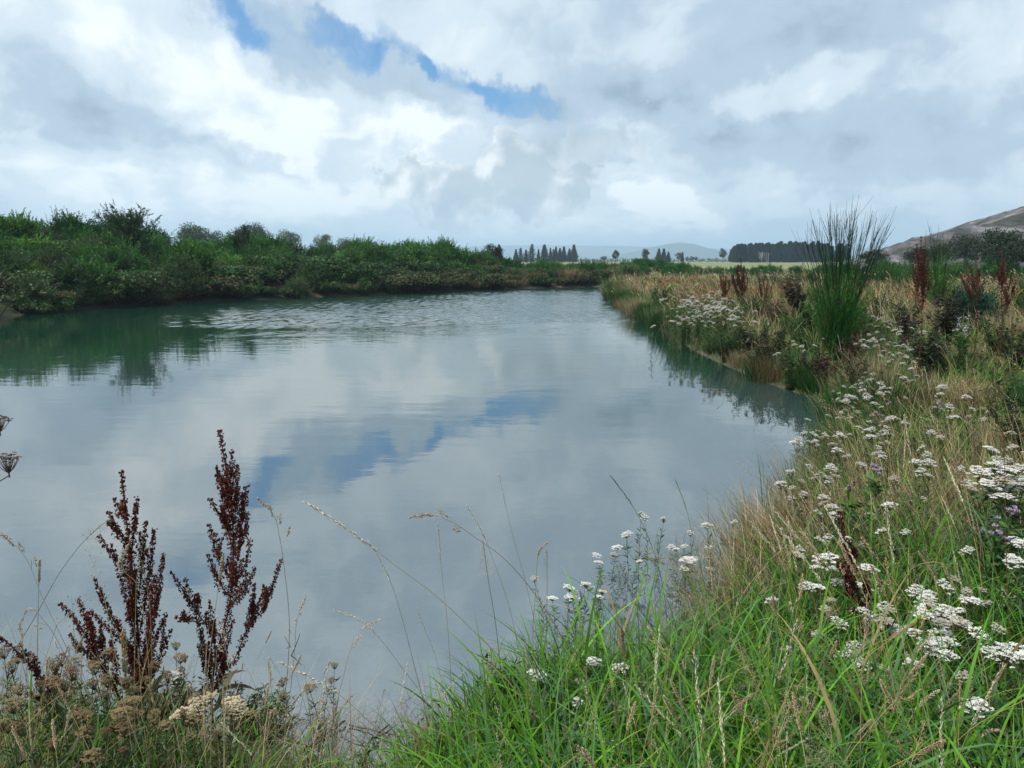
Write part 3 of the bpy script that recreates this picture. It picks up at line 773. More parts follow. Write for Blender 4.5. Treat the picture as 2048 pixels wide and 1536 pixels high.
clear_band(60, 66, 84, 930, 1260, ["olive", "withered", "gorse", "olive", "tussock", "broom"], 1.0, 1.8, L2, G2)
clear_band(50, 84, 112, 930, 1240, ["olive", "withered", "tussock", "olive", "gorse"], 1.0, 1.7, L2, G2)
L3 = {k: v.replace("on the flats beyond the head of the pond", "in the green scrub belt behind the tawny grass") for k, v in L2.items()}
G3 = {k: v.replace("on the flats", "in the scrub belt") for k, v in G2.items()}
clear_band(72, 66, 92, 1225, 1660, ["broom", "broom", "gorse", "broom"], 0.75, 1.15, L3, G3)
clear_band(40, 40, 80, 1640, 2100, ["broom", "gorse", "broom", "olive"], 1.2, 1.9, {k: v.replace("in the green scrub belt behind the tawny grass", "in the scrub below the grey slope") for k, v in L3.items()}, {k: v.replace("in the scrub belt", "below the grey slope") for k, v in G3.items()})
for k in range(46):       # the round scrub mound
    a = rng.uniform(0, 6.28); rr = rng.uniform(0, 1) ** 0.6
    x = 16.5 + 5.2 * rr * math.cos(a); y = 92 + 8 * rr * math.sin(a)
    bush("broom" if rng.random() < 0.7 else "gorse", x, y, rng.uniform(0.9, 1.3), "dark green bush covering the low round mound beyond the pond", "bushes on the round mound", 0.8)

# ---- distant trees
def conifer_mesh(seed, Ht=10.0, wid=4.0, col=(0.022, 0.042, 0.024), tiers=24, bare=0.05, ragged=0.3):
    g = np.random.default_rng(seed); tr = Acc(); cr_ = Acc()
    tubes(tr, np.array([curve([(0, 0, -0.2), (0.05, 0, Ht * 0.5), (0, 0, Ht)], 6)]), np.linspace(0.22, 0.03, 6)[None], np.array([0.06, 0.045, 0.035]), 6)
    for k in range(tiers):
        f = k / (tiers - 1); h = Ht * (bare + (0.985 - bare) * f)
        reach = wid * 0.5 * ((1 - f) ** 0.95 + 0.03) * (0.75 + 0.35 * (f > 0.15)) ; nb = int(10 - 5 * f)
        for b_ in range(nb):
            a = b_ / nb * 6.28 + g.uniform(-0.4, 0.4) + k; L = reach * g.uniform(1 - ragged, 1.1); up = g.uniform(-0.05, 0.35)
            n = int(16 + 14 * (1 - f)); t = g.uniform(0.1, 1, n)
            pos = np.stack([np.cos(a) * L * t, np.sin(a) * L * t, h + L * up * t + L * 0.12 * t * t], -1) + g.normal(0, 0.09, (n, 3))
            D = norm(np.array([math.cos(a), math.sin(a), 0.3]) + g.normal(0, 0.55, (n, 3)))
            leaves(cr_, pos, D, rdir(n, g), g.uniform(0.45, 0.85, n), g.uniform(0.16, 0.30, n), jit(np.array(col) * g.uniform(0.75, 1.3), n, 0.22, g))
    return tr, cr_
def round_tree_mesh(seed, Ht=9.0, wid=7.0, col=(0.050, 0.070, 0.040), n_cl=22, per=150, z_lo=0.3, leaf=0.5, clump_r=0.15):
    g = np.random.default_rng(seed); tr = Acc(); cr_ = Acc()
    tubes(tr, np.array([curve([(0, 0, -0.2), (0.1, 0.05, Ht * 0.35), (0.0, 0, Ht * 0.6)], 6)]), np.linspace(0.26, 0.08, 6)[None], np.array([0.09, 0.075, 0.06]), 6)
    for k in range(n_cl):
        u = rdir(1, g)[0]; r_ = g.uniform(0.35, 1.0) ** 0.5
        c = np.array([u[0] * wid * 0.5 * r_ * 0.8, u[1] * wid * 0.5 * r_ * 0.8, Ht * (z_lo + (1 - z_lo) * (0.5 + 0.42 * u[2] * r_))])
        tubes(tr, np.array([curve([(0, 0, Ht * g.uniform(0.25, 0.5)), (c[0] * 0.5, c[1] * 0.5, c[2] * 0.8), tuple(c)], 5)]), np.linspace(0.07, 0.02, 5)[None], np.array([0.09, 0.075, 0.06]), 4)
        off = rdir(per, g) * (g.uniform(0.2, 1, per) ** 0.5)[:, None] * np.array([wid * clump_r * 1.25, wid * clump_r * 1.25, Ht * clump_r * 0.8]) * g.uniform(0.7, 1.25)
        leaves(cr_, c + off, norm(rdir(per, g) + np.array([0, 0, 0.2])), rdir(per, g), g.uniform(0.6, 1.2, per) * leaf, g.uniform(0.35, 0.6, per) * leaf, jit(np.array(col) * g.uniform(0.7, 1.35), per, 0.22, g))
    return tr, cr_
def tree_proto(pair): return pair[0].mesh("trunk", M_wood), pair[1].mesh("crown", M_leaf)
def tree(name, proto, px, top_y, dist, lab, grp=None, refH=10.0, wide=1.0, cat="tree"):
    top = at_y(px, top_y, dist); z0 = gz(top[0], dist); s = (top[2] - z0) / refH
    r_ = empty(name, (top[0], dist, z0), rng.uniform(0, 6.28), (s * wide, s * wide, s)); tag(r_, lab, cat, grp)
    link("trunk", proto[0], r_); link("crown", proto[1], r_); return r_
con = [tree_proto(conifer_mesh(400 + k, 10, (5.6, 4.6, 6.4)[k], ((0.022, 0.042, 0.026), (0.026, 0.045, 0.026), (0.036, 0.050, 0.032))[k])) for k in range(3)]
ragged = [tree_proto(conifer_mesh(410 + k, 10, 7.5, (0.040, 0.056, 0.034), 15, 0.04, 0.75)) for k in range(2)]
rnd = [tree_proto(round_tree_mesh(420 + k, 10, 9, ((0.060, 0.078, 0.052), (0.040, 0.062, 0.034), (0.052, 0.072, 0.046))[k])) for k in range(3)]
for (px, ty, k, wd) in [(1032, 499, 0, .9), (1041, 497, 2, 1.1), (1052, 500, 1, 1.0), (1064, 489, 2, 1.0), (1077, 499, 1, .8), (1089, 490, 0, 1.15), (1101, 497, 1, .8), (1107, 499, 2, .9),
                        (1112, 494, 1, .8), (1120, 497, 0, 1.0), (1128, 494, 1, 1.0), (1139, 498, 0, 1.0), (1148, 490, 0, 1.0), (1149, 494, 2, .9)]:
    tree("conifer", con[k] if k < 2 else ragged[px % 2], px, ty, 430 + rng.uniform(-15, 15), "tall conifer in the loose row on the skyline beyond the head of the pond", "conifers on the skyline", 10, wd)
tree("conifer", con[0], 998, 490, 330, "conifer half hidden behind the bushy tree at the end of the far bank", None, 10, 1.1)
tree("conifer", con[1], 956, 505, 420, "tiny far conifer just past the end of the scrub bank", None, 10, 1.2)
tree("leafy_tree", rnd[1], 984, 487, 74, "bushy green tree standing alone at the right end of the scrub bank", None, 10, 0.95)
tree("leafy_tree", rnd[1], 975, 499, 72, "lower bushy tree leaning on the lone tree at the end of the scrub bank", None, 10, 1.25)
gum = [tree_proto(round_tree_mesh(440 + k, 10, 8.5, (0.105, 0.155, 0.090), 20, 150, 0.45, 0.45, 0.17)) for k in range(2)]
for j, (px, ty, wd) in enumerate([(388, 449, 1.0), (372, 456, 1.0), (425, 464, 0.9), (470, 461, 0.9), (500, 448, 1.0), (518, 455, 1.1), (578, 462, 1.0), (648, 469, 0.9), (690, 477, 0.9)]):
    tree("gum_tree", gum[j % 2], px, ty, 150, "pale grey green round crowned tree showing above the far bank", "round trees behind the far bank", 10, wd)
tree("leafy_tree", rnd[0], 1232, 500, 300, "dark tree at the left foot of the round mound", None, 10, 0.75)
tree("leafy_tree", rnd[2], 1291, 497, 250, "small tree peeping over the round mound", None, 10, 0.6)
for px, ty, k in ((1318, 498, 0), (1328, 498, 1), (1337, 504, 0)):
    tree("conifer", con[k], px, ty, 420, "small conifer in the clump right of the round mound", "conifers right of the mound", 10, 1.1)
tree("leafy_tree", rnd[0], 1358, 505, 420, "low round tree at the end of the clump right of the mound", None, 10, 1.1)
tree("conifer", con[2], 1365, 504, 420, "thin conifer beside the low round tree on the plain", None, 10, 0.7)
tree("leafy_tree", rnd[1], 1446, 496, 420, "lone tall tree on the plain left of the dark pine wood", None, 10, 0.65)
for px, ty in ((1375, 513), (1384, 512), (1392, 513), (1206, 512), (1210, 512)):
    tree("leafy_tree", rnd[1], px, ty, 600, "tiny dark tree on the far edge of the plain", "tiny trees at the edge of the plain", 10, 1.0)

# dark pine wood: a mass of trees
acc = Acc(); base_t, base_c = conifer_mesh(470, 10, 4.2, (0.016, 0.032, 0.020), 16, 0.06, 0.4)
bv = np.concatenate(base_c.v); bc = np.concatenate(base_c.c); bt = np.concatenate(base_c.t)
tv = np.concatenate(base_t.v); tc = np.concatenate(base_t.c); tq = np.concatenate(base_t.q)
for k in range(120):
    u = rng.random(); px = 1458 + 240 * u; d = 400 + rng.uniform(0, 70)
    ty = 493 - 7 * math.sin(min(u * 1.5, 1) * 1.6) + rng.uniform(-3, 5) + (4 if u > 0.75 else 0)
    if u < 0.04: ty += 4
    top = at_y(px, ty, d); z0 = 1.0; s = (top[2] - z0) / 10.0; a = rng.uniform(0, 6.28); ca, sa = math.cos(a), math.sin(a)
    M = np.array([[ca, -sa, 0], [sa, ca, 0], [0, 0, 1]]) * np.array([[s * 1.25, s * 1.25, s]]).T
    acc.add(bv @ M.T + np.array([top[0], d, z0]), np.clip(bc * rng.uniform(0.7, 1.3), 0, 1), None, bt)
    acc.add(tv @ M.T + np.array([top[0], d, z0]), tc, tq)
o = link("pine_wood", acc.mesh("pine_wood", M_leaf)); tag(o, "dark dense pine wood on the plain at the foot of the hills", "pine wood", kind="stuff")
# hedge line along the edge of the plain
acc = Acc(); n = 2600
px = rng.uniform(900, 1700, n); d = 560 + rng.uniform(-8, 8, n)
base = np.array([at_y(x, 519, dd) for x, dd in zip(px, d)])
base[:, 2] = 1.0 + rng.uniform(0, 1.6, n) ** 1.4
leaves(acc, base, norm(rdir(n) + np.array([0, 0, 0.8])), rdir(n), rng.uniform(0.7, 1.6, n), rng.uniform(0.5, 0.9, n), jit((0.022, 0.036, 0.022), n, 0.3))
o = link("hedge", acc.mesh("hedge", M_leaf)); tag(o, "thin dark hedge line along the far edge of the plain", "hedge")
# pale bare tree and posts before the wood
r_ = twiggy_tree(1524, 503, 300, 3.2, 303, "bare_tree", "small whitish bare tree in front of the dark pine wood", "tree", (0.42, 0.44, 0.42), (0.4, 0.4, 0.38), 30, 10)
for px, ty in ((1533, 505), (1537, 506)):
    b = at_y(px, ty, 300); z0 = gz(b[0], 300); a = Acc()
    tubes(a, np.array([[(0, 0, -0.1), (0, 0, (b[2] - z0) * 0.5), (0, 0, b[2] - z0)]]), np.array([[0.09, 0.085, 0.08]]), np.array([0.45, 0.45, 0.43]), 8)
    tubes(a, np.array([[(-0.3, 0, b[2] - z0 - 0.15), (0, 0, b[2] - z0 - 0.15), (0.3, 0, b[2] - z0 - 0.15)]]), np.array([[0.04, 0.04, 0.04]]), np.array([0.4, 0.4, 0.38]), 6)
    o = link("field_post", a.mesh("field_post", M_wood), None, (b[0], 300, z0)); tag(o, "thin pale post beside the whitish tree before the pine wood", "post", "pale posts before the pine wood")
# trees below the grey slope at the right edge
for (px, ty, d, k, wd, lb) in [(1990, 455, 72, 1, 1.0, "broad dark tree below the grey slope, nearest the right edge"), (2060, 446, 66, 1, 1.1, "dark tree cut by the right edge below the grey slope"), (1935, 468, 84, 2, 1.1, "dusky round tree between the dock spikes and the grey slope"),
                           (1885, 486, 90, 2, 1.2, "low spreading tree at the foot of the grey slope"), (2015, 470, 60, 1, 1.3, "low dark tree in front of the broad tree below the grey slope"), (1840, 494, 95, 2, 1.4, "lowest bushy tree at the left foot of the grey slope"), (1750, 499, 100, 2, 1.5, "bushy tree behind the tall broom at the slope foot")]:
    tree("leafy_tree", rnd[k], px, ty, d, lb, None, 10, wd)
# ================================================================ near bank
# ---------------- grass sward (uncountable): one object of green blades, one of dry straw, one of low leafy growth
def sample(n, r0, r1, power, a0=-46, a1=60):
    """points over the near and right bank, thinning out with distance"""
    u = rng.random(n)
    if abs(power) < 1e-6: rr = r0 * (r1 / r0) ** u
    else: rr = (r0 ** power + u * (r1 ** power - r0 ** power)) ** (1 / power)
    a = R(1) * rng.uniform(a0, a1, n)
    x = rr * np.sin(a); y = rr * np.cos(a); sd = shore_dist(x, y)
    left_far = (y > 9) & (x < 0.09 * y)          # the far shore has its own planting
    k = (sd > -0.04) & ~left_far
    x, y, rr, sd = x[k], y[k], rr[k], sd[k]
    return x, y, rr, sd, ground(x, y, sd)

def zones(x, y, r, sd):
    """share of dry straw and of reddish dead grass at a place"""
    n = fbm(x * 0.55, y * 0.55, 71, 3); n2 = fbm(x * 0.22 + 5, y * 0.22, 73, 3)
    dry = 0.12 + 0.42 * smooth(r, 3.6, 6.0) + 1.5 * (n - 0.5) + 0.8 * (n2 - 0.5)
    dry = dry + 0.20 * smooth(r, 14, 24)
    # tawny tangle leaning over the water on the right hand shore of the near bank
    dry = dry + 0.8 * np.exp(-(((x - 1.9) / 0.9) ** 2 + ((y - 5.0) / 1.0) ** 2))
    dry = dry - 0.5 * np.exp(-(((x - 5.6) / 1.5) ** 2 + ((y - 11.0) / 2.6) ** 2)) - 0.45 * np.exp(-(((x - 4.4) / 1.3) ** 2 + ((y - 6.6) / 1.6) ** 2))
    dry = dry - 0.68 * smooth(r, 4.6, 3.2) * smooth(x, -0.9, -0.2)
    red = smooth(r, 22, 30) * smooth(n2, 0.42, 0.62) * smooth(sd, 1.2, 3.0)
    return np.clip(dry, 0, 0.9), red

green_a = np.array([[0.075, 0.205, 0.022], [0.110, 0.255, 0.030], [0.046, 0.145, 0.026], [0.150, 0.255, 0.045]])
straw_a = np.array([[0.46, 0.37, 0.20], [0.36, 0.265, 0.135], [0.54, 0.46, 0.29], [0.30, 0.22, 0.12]])
red_a = np.array([[0.34, 0.165, 0.070], [0.40, 0.235, 0.105], [0.28, 0.125, 0.060]])

def left_thin(x, y, r, sd):
    """the lower left bank is thinly grown: the pond shows between the stems"""
    keep = np.ones(len(x))
    keep = np.where((x < -0.30) & (r < 6), 0.68 + 0.25 * smooth(sd, 0.3, 1.0), keep)
    return keep
def short_left(x, y):
    return 1 - 0.45 * smooth(x, 0.2, -0.5) * smooth(y, 7, 5)

acc = Acc()
# fine turf
x, y, r_, sd, z = sample(122000, 1.15, 62, 0.40)
dry, red = zones(x, y, r_, sd)
k = (rng.random(len(x)) < left_thin(x, y, r_, sd)) & (rng.random(len(x)) > dry * 0.75) & (rng.random(len(x)) > 0.35 * smooth(r_, 3.6, 2.4))
x, y, r_, sd, z = x[k], y[k], r_[k], sd[k], z[k]; n = len(x)
c = green_a[rng.integers(0, 4, n)] * np.exp(rng.normal(0, 0.22, (n, 1))) * np.exp(rng.normal(0, 0.07, (n, 3)))
pt = fbm(x * 0.8, y * 0.8, 77, 3)[:, None]; c = c * (0.55 + 0.9 * pt)
edge = smooth(sd, -0.05, 0.5)
L = rng.uniform(0.16, 0.42, n) * (0.38 + 0.62 * edge) * short_left(x, y)
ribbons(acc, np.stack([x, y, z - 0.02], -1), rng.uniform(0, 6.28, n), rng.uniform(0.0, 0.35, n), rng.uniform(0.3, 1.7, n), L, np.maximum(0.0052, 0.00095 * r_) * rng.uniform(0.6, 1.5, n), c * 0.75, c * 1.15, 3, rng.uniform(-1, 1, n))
# broad arching blades of the nearest sward
x, y, r_, sd, z = sample(24000, 1.2, 8.5, 0.15)
dry, red = zones(x, y, r_, sd)
cl = fbm(x * 1.6, y * 1.6, 79, 2)
k = (rng.random(len(x)) < left_thin(x, y, r_, sd) * 0.9) & (rng.random(len(x)) > dry * 0.9) & (cl > 0.33) & (sd > 0.05)
x, y, r_, sd, z = x[k], y[k], r_[k], sd[k], z[k]; n = len(x)
blue = rng.random(n)[:, None] < 0.22
c = np.where(blue, np.array([0.085, 0.165, 0.085]), green_a[rng.integers(0, 4, n)]) * np.exp(rng.normal(0, 0.2, (n, 1)))
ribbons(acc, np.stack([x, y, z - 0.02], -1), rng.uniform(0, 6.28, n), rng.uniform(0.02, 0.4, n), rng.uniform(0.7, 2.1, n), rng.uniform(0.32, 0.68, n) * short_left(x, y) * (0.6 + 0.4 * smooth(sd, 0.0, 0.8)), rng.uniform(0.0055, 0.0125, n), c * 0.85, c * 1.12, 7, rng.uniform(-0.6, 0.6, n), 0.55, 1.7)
# long wide leaves, thrown over in arcs
x, y, r_, sd, z = sample(5200, 1.15, 6.0, 0.3)
k = (sd > 0.35) & (fbm(x * 1.3, y * 1.3, 95, 2) > 0.42) & (rng.random(len(x)) < np.where(x < -0.3, 0.3, 1))
x, y, r_, sd, z = x[k], y[k], r_[k], sd[k], z[k]; n = len(x)
c = np.where(rng.random(n)[:, None] < 0.45, np.array([0.085, 0.185, 0.066]), np.array([0.110, 0.250, 0.034])) * np.exp(rng.normal(0, 0.22, (n, 1)))
old = rng.random(n) < 0.10; c[old] = np.array([0.30, 0.24, 0.12]) * np.exp(rng.normal(0, 0.2, (int(old.sum()), 1)))
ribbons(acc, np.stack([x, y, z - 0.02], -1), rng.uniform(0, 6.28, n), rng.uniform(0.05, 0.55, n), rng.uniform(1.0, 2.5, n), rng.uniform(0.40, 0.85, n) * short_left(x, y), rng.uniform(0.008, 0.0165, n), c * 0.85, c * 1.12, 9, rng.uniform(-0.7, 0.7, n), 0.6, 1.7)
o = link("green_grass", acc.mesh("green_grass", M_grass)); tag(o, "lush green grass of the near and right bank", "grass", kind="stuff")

acc = Acc()
x, y, r_, sd, z = sample(165000, 1.3, 64, 0.5, -46, 56)
dry, red = zones(x, y, r_, sd)
k = (rng.random(len(x)) < left_thin(x, y, r_, sd) * 0.8) & (rng.random(len(x)) < dry * 0.95 + 0.02)
x, y, r_, sd, z, red = x[k], y[k], r_[k], sd[k], z[k], red[k]; n = len(x)
c = straw_a[rng.integers(0, 4, n)] * np.exp(rng.normal(0, 0.18, (n, 1))) * (0.6 + 0.75 * fbm(x * 0.5, y * 0.5, 83, 3))[:, None]
c = np.where((rng.random(n) < red * 0.85)[:, None], red_a[rng.integers(0, 3, n)] * np.exp(rng.normal(0, 0.15, (n, 1))), c)
lean = np.where(rng.random(n) < 0.6, rng.normal(2.6, 0.7, n), rng.uniform(0, 6.28, n))       # combed over towards the water
L = rng.uniform(0.35, 0.80, n) * (0.45 + 0.55 * smooth(sd, -0.05, 0.9)) * (0.85 + 0.25 * smooth(r_, 12, 25)) * short_left(x, y)
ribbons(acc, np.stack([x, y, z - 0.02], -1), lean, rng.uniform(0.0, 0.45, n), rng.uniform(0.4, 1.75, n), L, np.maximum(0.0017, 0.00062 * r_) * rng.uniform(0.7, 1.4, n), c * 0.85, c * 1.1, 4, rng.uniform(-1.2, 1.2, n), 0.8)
tx, ty, tr, tsd, tz = sample(26000, 1.2, 9.0, 0.4)
kq = (tsd > 0.05) & (rng.random(len(tx)) < 0.6); tx, ty, tr, tz = tx[kq], ty[kq], tr[kq], tz[kq]; m = len(tx)
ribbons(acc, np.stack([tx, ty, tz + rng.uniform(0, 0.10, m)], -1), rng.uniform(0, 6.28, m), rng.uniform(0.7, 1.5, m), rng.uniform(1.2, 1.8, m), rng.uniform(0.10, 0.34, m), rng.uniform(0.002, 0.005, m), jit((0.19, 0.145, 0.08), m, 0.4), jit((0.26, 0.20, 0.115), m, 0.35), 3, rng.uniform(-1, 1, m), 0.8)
# loose feathery heads among the straw
kk = rng.random(n) < np.where(r_ < 12, 0.05, 0.016) * (0.3 + 1.6 * smooth(fbm(x * 0.7, y * 0.7, 87, 2), 0.45, 0.65))
hx, hy, hz, hr = x[kk], y[kk], z[kk], r_[kk]; m = len(hx)
per = 12; idx = np.repeat(np.arange(m), per); t = np.tile(np.linspace(0, 1, per), m)
az = rng.normal(2.6, 1.0, m); top = rng.uniform(0.5, 0.85, m)
P0 = np.stack([hx, hy, hz], -1)
Ps = np.stack([P0, P0 + np.stack([np.cos(az) * 0.05, np.sin(az) * 0.05, top * 0.55], -1), P0 + np.stack([np.cos(az) * 0.16, np.sin(az) * 0.16, top], -1), P0 + np.stack([np.cos(az) * 0.27, np.sin(az) * 0.27, top * 1.14], -1)], 1)
hw = np.maximum(0.0009, 0.00028 * hr)
tubes(acc, Ps, hw[:, None] * np.array([[1.2, 1.0, 0.8, 0.4]]), jit((0.45, 0.36, 0.2), m, 0.2), 3)
sp = Ps[idx, 2] * (1 - t)[:, None] + Ps[idx, 3] * t[:, None] + rng.normal(0, 0.010, (m * per, 3))
seeds(acc, sp, Ps[idx, 3] - Ps[idx, 2] + rng.normal(0, 0.05, (m * per, 3)), np.maximum(0.012, 0.0026 * hr)[idx], np.maximum(0.0030, 0.0006 * hr)[idx], jit((0.50, 0.40, 0.25), m, 0.22)[idx])
# pale tangle hanging out over the water on the corner of the near bank, and thin upright straw at the lower left
m = 4000; seg = rng.integers(11, 16, m); u = rng.random(m); A_, B_ = SHORE[seg], SHORE[seg + 1]; q = A_ + (B_ - A_) * u[:, None]
nrm = np.stack([-(B_ - A_)[:, 1], (B_ - A_)[:, 0]], -1); nrm /= np.linalg.norm(nrm, axis=1, keepdims=True)
sg = np.where(shore_dist(*(q + nrm * 0.15).T) > 0, 1.0, -1.0); q = q + nrm * (sg * np.abs(rng.normal(0, 0.55, m)))[:, None]
keepq = fbm(q[:, 0] * 1.1, q[:, 1] * 1.1, 97, 2) > 0.40; q = q[keepq]; m = len(q)
c = straw_a[rng.integers(0, 4, m)] * np.exp(rng.normal(0, 0.28, (m, 1))) * 1.1
gq = rng.random(m) < 0.25; c[gq] = green_a[rng.integers(0, 4, int(gq.sum()))]
ribbons(acc, np.concatenate([q, ground(q[:, 0], q[:, 1])[:, None]], 1), np.where(rng.random(m) < 0.65, rng.normal(2.75, 0.9, m), rng.uniform(0, 6.28, m)), rng.uniform(0.0, 0.9, m), rng.uniform(0.5, 2.1, m), rng.uniform(0.28, 0.80, m), rng.uniform(0.0018, 0.0038, m), c * 0.85, c * 1.1, 5, rng.uniform(-1, 1, m), 0.8)
m = 950; q = np.stack([rng.uniform(-2.6, -0.55, m), rng.uniform(2.0, 3.25, m)], -1); q = q[(shore_dist(q[:, 0], q[:, 1]) > 0.02) & (fbm(q[:, 0] * 1.7, q[:, 1] * 1.7, 99, 2) > 0.42)]; m = len(q)
c = straw_a[rng.integers(0, 4, m)] * np.exp(rng.normal(0, 0.25, (m, 1)))
ribbons(acc, np.concatenate([q, ground(q[:, 0], q[:, 1])[:, None]], 1), rng.uniform(0, 6.28, m), rng.uniform(0.0, 0.35, m), rng.uniform(0.2, 1.5, m), rng.uniform(0.25, 0.62, m), rng.uniform(0.0018, 0.0040, m), c * 0.85, c * 1.1, 5, rng.uniform(-1, 1, m), 0.8)
o = link("dry_grass", acc.mesh("dry_grass", M_dry)); tag(o, "tangled tan and reddish dry grass of the right bank", "dry grass", kind="stuff")

# low leafy growth between the blades
acc = Acc()
x, y, r_, sd, z = sample(52000, 1.3, 60, 0.3)
k = (rng.random(len(x)) < left_thin(x, y, r_, sd)) & (fbm(x * 1.1, y * 1.1, 91, 3) > 0.44) & (sd > 0.03)
x, y, r_, sd, z = x[k], y[k], r_[k], sd[k], z[k]; n = len(x)
tall = rng.uniform(0.02, 0.30, n)
c = jit((0.052, 0.125, 0.036), n, 0.32, rng, 0.12)
brown = rng.random(n) < 0.18 * smooth(r_, 3, 7); c[brown] = jit((0.10, 0.062, 0.04), int(brown.sum()), 0.3)
D = rdir(n); D[:, 2] = np.abs(D[:, 2]) * 0.6 + 0.1
leaves(acc, np.stack([x, y, z + tall * short_left(x, y)], -1), D, rdir(n) * 0.7 + np.array([0, 0, 1.0]), np.maximum(0.035, 0.006 * r_) * rng.uniform(0.6, 1.5, n), np.maximum(0.012, 0.0026 * r_) * rng.uniform(0.7, 1.4, n), c, 0.2)
o = link("undergrowth", acc.mesh("undergrowth", M_leaf)); tag(o, "low leafy weeds growing between the grass blades of the near bank", "undergrowth", kind="stuff")

# ---------------- docks: reddish brown seed spikes, traced limb by limb
def dock_spike(acc, P, g, density=50, rad=0.012, per=22, sl=0.0078, col=(0.135, 0.034, 0.020), start=0.0):
    """whorls of hanging winged seeds along a limb"""
    P = np.asarray(P, float); s = np.concatenate([[0], np.cumsum(np.linalg.norm(np.diff(P, axis=0), axis=1))])
    nw = max(int(s[-1] * density), 4); q = np.linspace(start * s[-1], s[-1], nw)
    C = np.stack([np.interp(q, s, P[:, k]) for k in range(3)], -1)
    f = (q / s[-1]); rr = rad * (1.15 - 0.75 * f) * g.uniform(0.45, 1.25, nw) * (g.random(nw) > 0.10) * (0.75 + 0.5 * np.sin(q * 40 + g.uniform(0, 6)) ** 2)
    idx = np.repeat(np.arange(nw), per); n = len(idx)
    a = g.uniform(0, 6.28, n); u = g.uniform(0.25, 1.0, n)
    pos = C[idx] + np.stack([np.cos(a) * rr[idx] * u, np.sin(a) * rr[idx] * u, g.normal(-0.002, 0.0050 * sl / 0.0078, n)], -1)
    D = np.stack([np.cos(a) * 0.5, np.sin(a) * 0.5, g.uniform(-1.2, -0.2, n)], -1)
    c = jit(col, n, 0.28, g, 0.10)
    N_ = np.stack([-np.sin(a), np.cos(a), np.zeros(n)], -1) + g.normal(0, 0.5, (n, 3))
    leaves(acc, pos, D, N_, sl * g.uniform(0.8, 1.4, n), sl * 0.95 * g.uniform(0.8, 1.3, n), c, 0.35)
    seeds(acc, pos[::2] + norm(D[::2]) * sl * 0.4, D[::2], np.full(len(pos[::2]), sl * 0.8), np.full(len(pos[::2]), sl * 0.55), c[::2] * 0.85)

def dock(name, label, dist, stem_px, limbs_px, seed, base_px=None, scale=1.0, col=(0.135, 0.034, 0.020), leafy=True, dens=50, per=22, group=None, RR=0.0185):
    """stem and limbs given as picture-plane outlines of a plant standing dist metres away, spread in depth around its stem"""
    g = np.random.default_rng(seed)
    p0 = at_y(stem_px[0][0], stem_px[0][1], dist); z0 = gz(p0[0], dist); base = np.array([p0[0], dist, min(z0, p0[2])])
    root = empty(name, base); tag(root, label, "dock plant", group)
    sa = Acc()
    sp = [at_y(x, y, dist) for x, y in stem_px]
    if sp[0][2] > z0 - 0.05: sp = [np.array([sp[0][0], dist, z0 - 0.06])] + sp
    sp = curve(sp, 18) - base
    tubes(sa, sp[None], np.linspace(0.0055, 0.002, 18)[None] * scale, np.array([0.10, 0.032, 0.022]), 6)
    fill = Acc()
    dock_spike(fill, sp[int(18 * 0.30):], g, dens, RR * 1.1 * scale, per, 0.0078 * scale, col)
    link("seed_spike", fill.mesh("seed_spike", M_seed), root)
    for k, lp in enumerate(limbs_px):
        dep = g.uniform(-1, 1) * 0.10 * scale * dist / 3.0
        n = len(lp); pp = [at_y(x, y, dist + dep * (j / max(n - 1, 1))) for j, (x, y) in enumerate(lp)]
        L = curve(pp, 12) - base
        for q in range(2 if n > 2 and scale < 2 else 1):          # short side spikes
            i0 = int(g.integers(2, 7)); dirn = norm(norm(L[-1] - L[i0]) + np.array([g.normal(0, 0.28), g.normal(0, 0.28), 0.25])); ln = np.linalg.norm(L[-1] - L[i0]) * g.uniform(0.35, 0.7)
            S = L[i0] + dirn * np.linspace(0, ln, 6)[:, None] + np.array([0, 0, 0.1 * ln]) * (np.linspace(0, 1, 6) ** 2)[:, None]
            a = Acc(); tubes(a, S[None], np.linspace(0.002, 0.001, 6)[None] * scale, np.array([0.11, 0.035, 0.024]), 4); dock_spike(a, S, g, dens, RR * 0.85 * scale, per, 0.0078 * scale, col, 0.1)
            link("seed_spike", a.mesh("seed_spike", M_seed), root)
        a = Acc(); tubes(a, L[None], np.linspace(0.003, 0.0012, 12)[None] * scale, np.array([0.11, 0.035, 0.024]), 5); dock_spike(a, L, g, dens, RR * scale, per, 0.0078 * scale, col, 0.08)
        link("seed_spike", a.mesh("seed_spike", M_seed), root)
    link("stem", sa.mesh("stem", M_stem, smooth_shade=True), root)
    if leafy:
        la = Acc(); n = 9; a = g.uniform(0, 6.28, n)
        ribbons(la, np.stack([g.normal(0, 0.02, n), g.normal(0, 0.02, n), g.uniform(0.0, 0.25, n)], -1), a, g.uniform(0.5, 0.9, n), g.uniform(1.6, 2.4, n), g.uniform(0.15, 0.26, n), g.uniform(0.03, 0.05, n), jit((0.06, 0.09, 0.035), n, 0.25, g), jit((0.10, 0.06, 0.035), n, 0.25, g), 7, None, 0.4)
        link("leaf", la.mesh("leaf", M_leaf), root)["kind"] = "stuff"
    return root

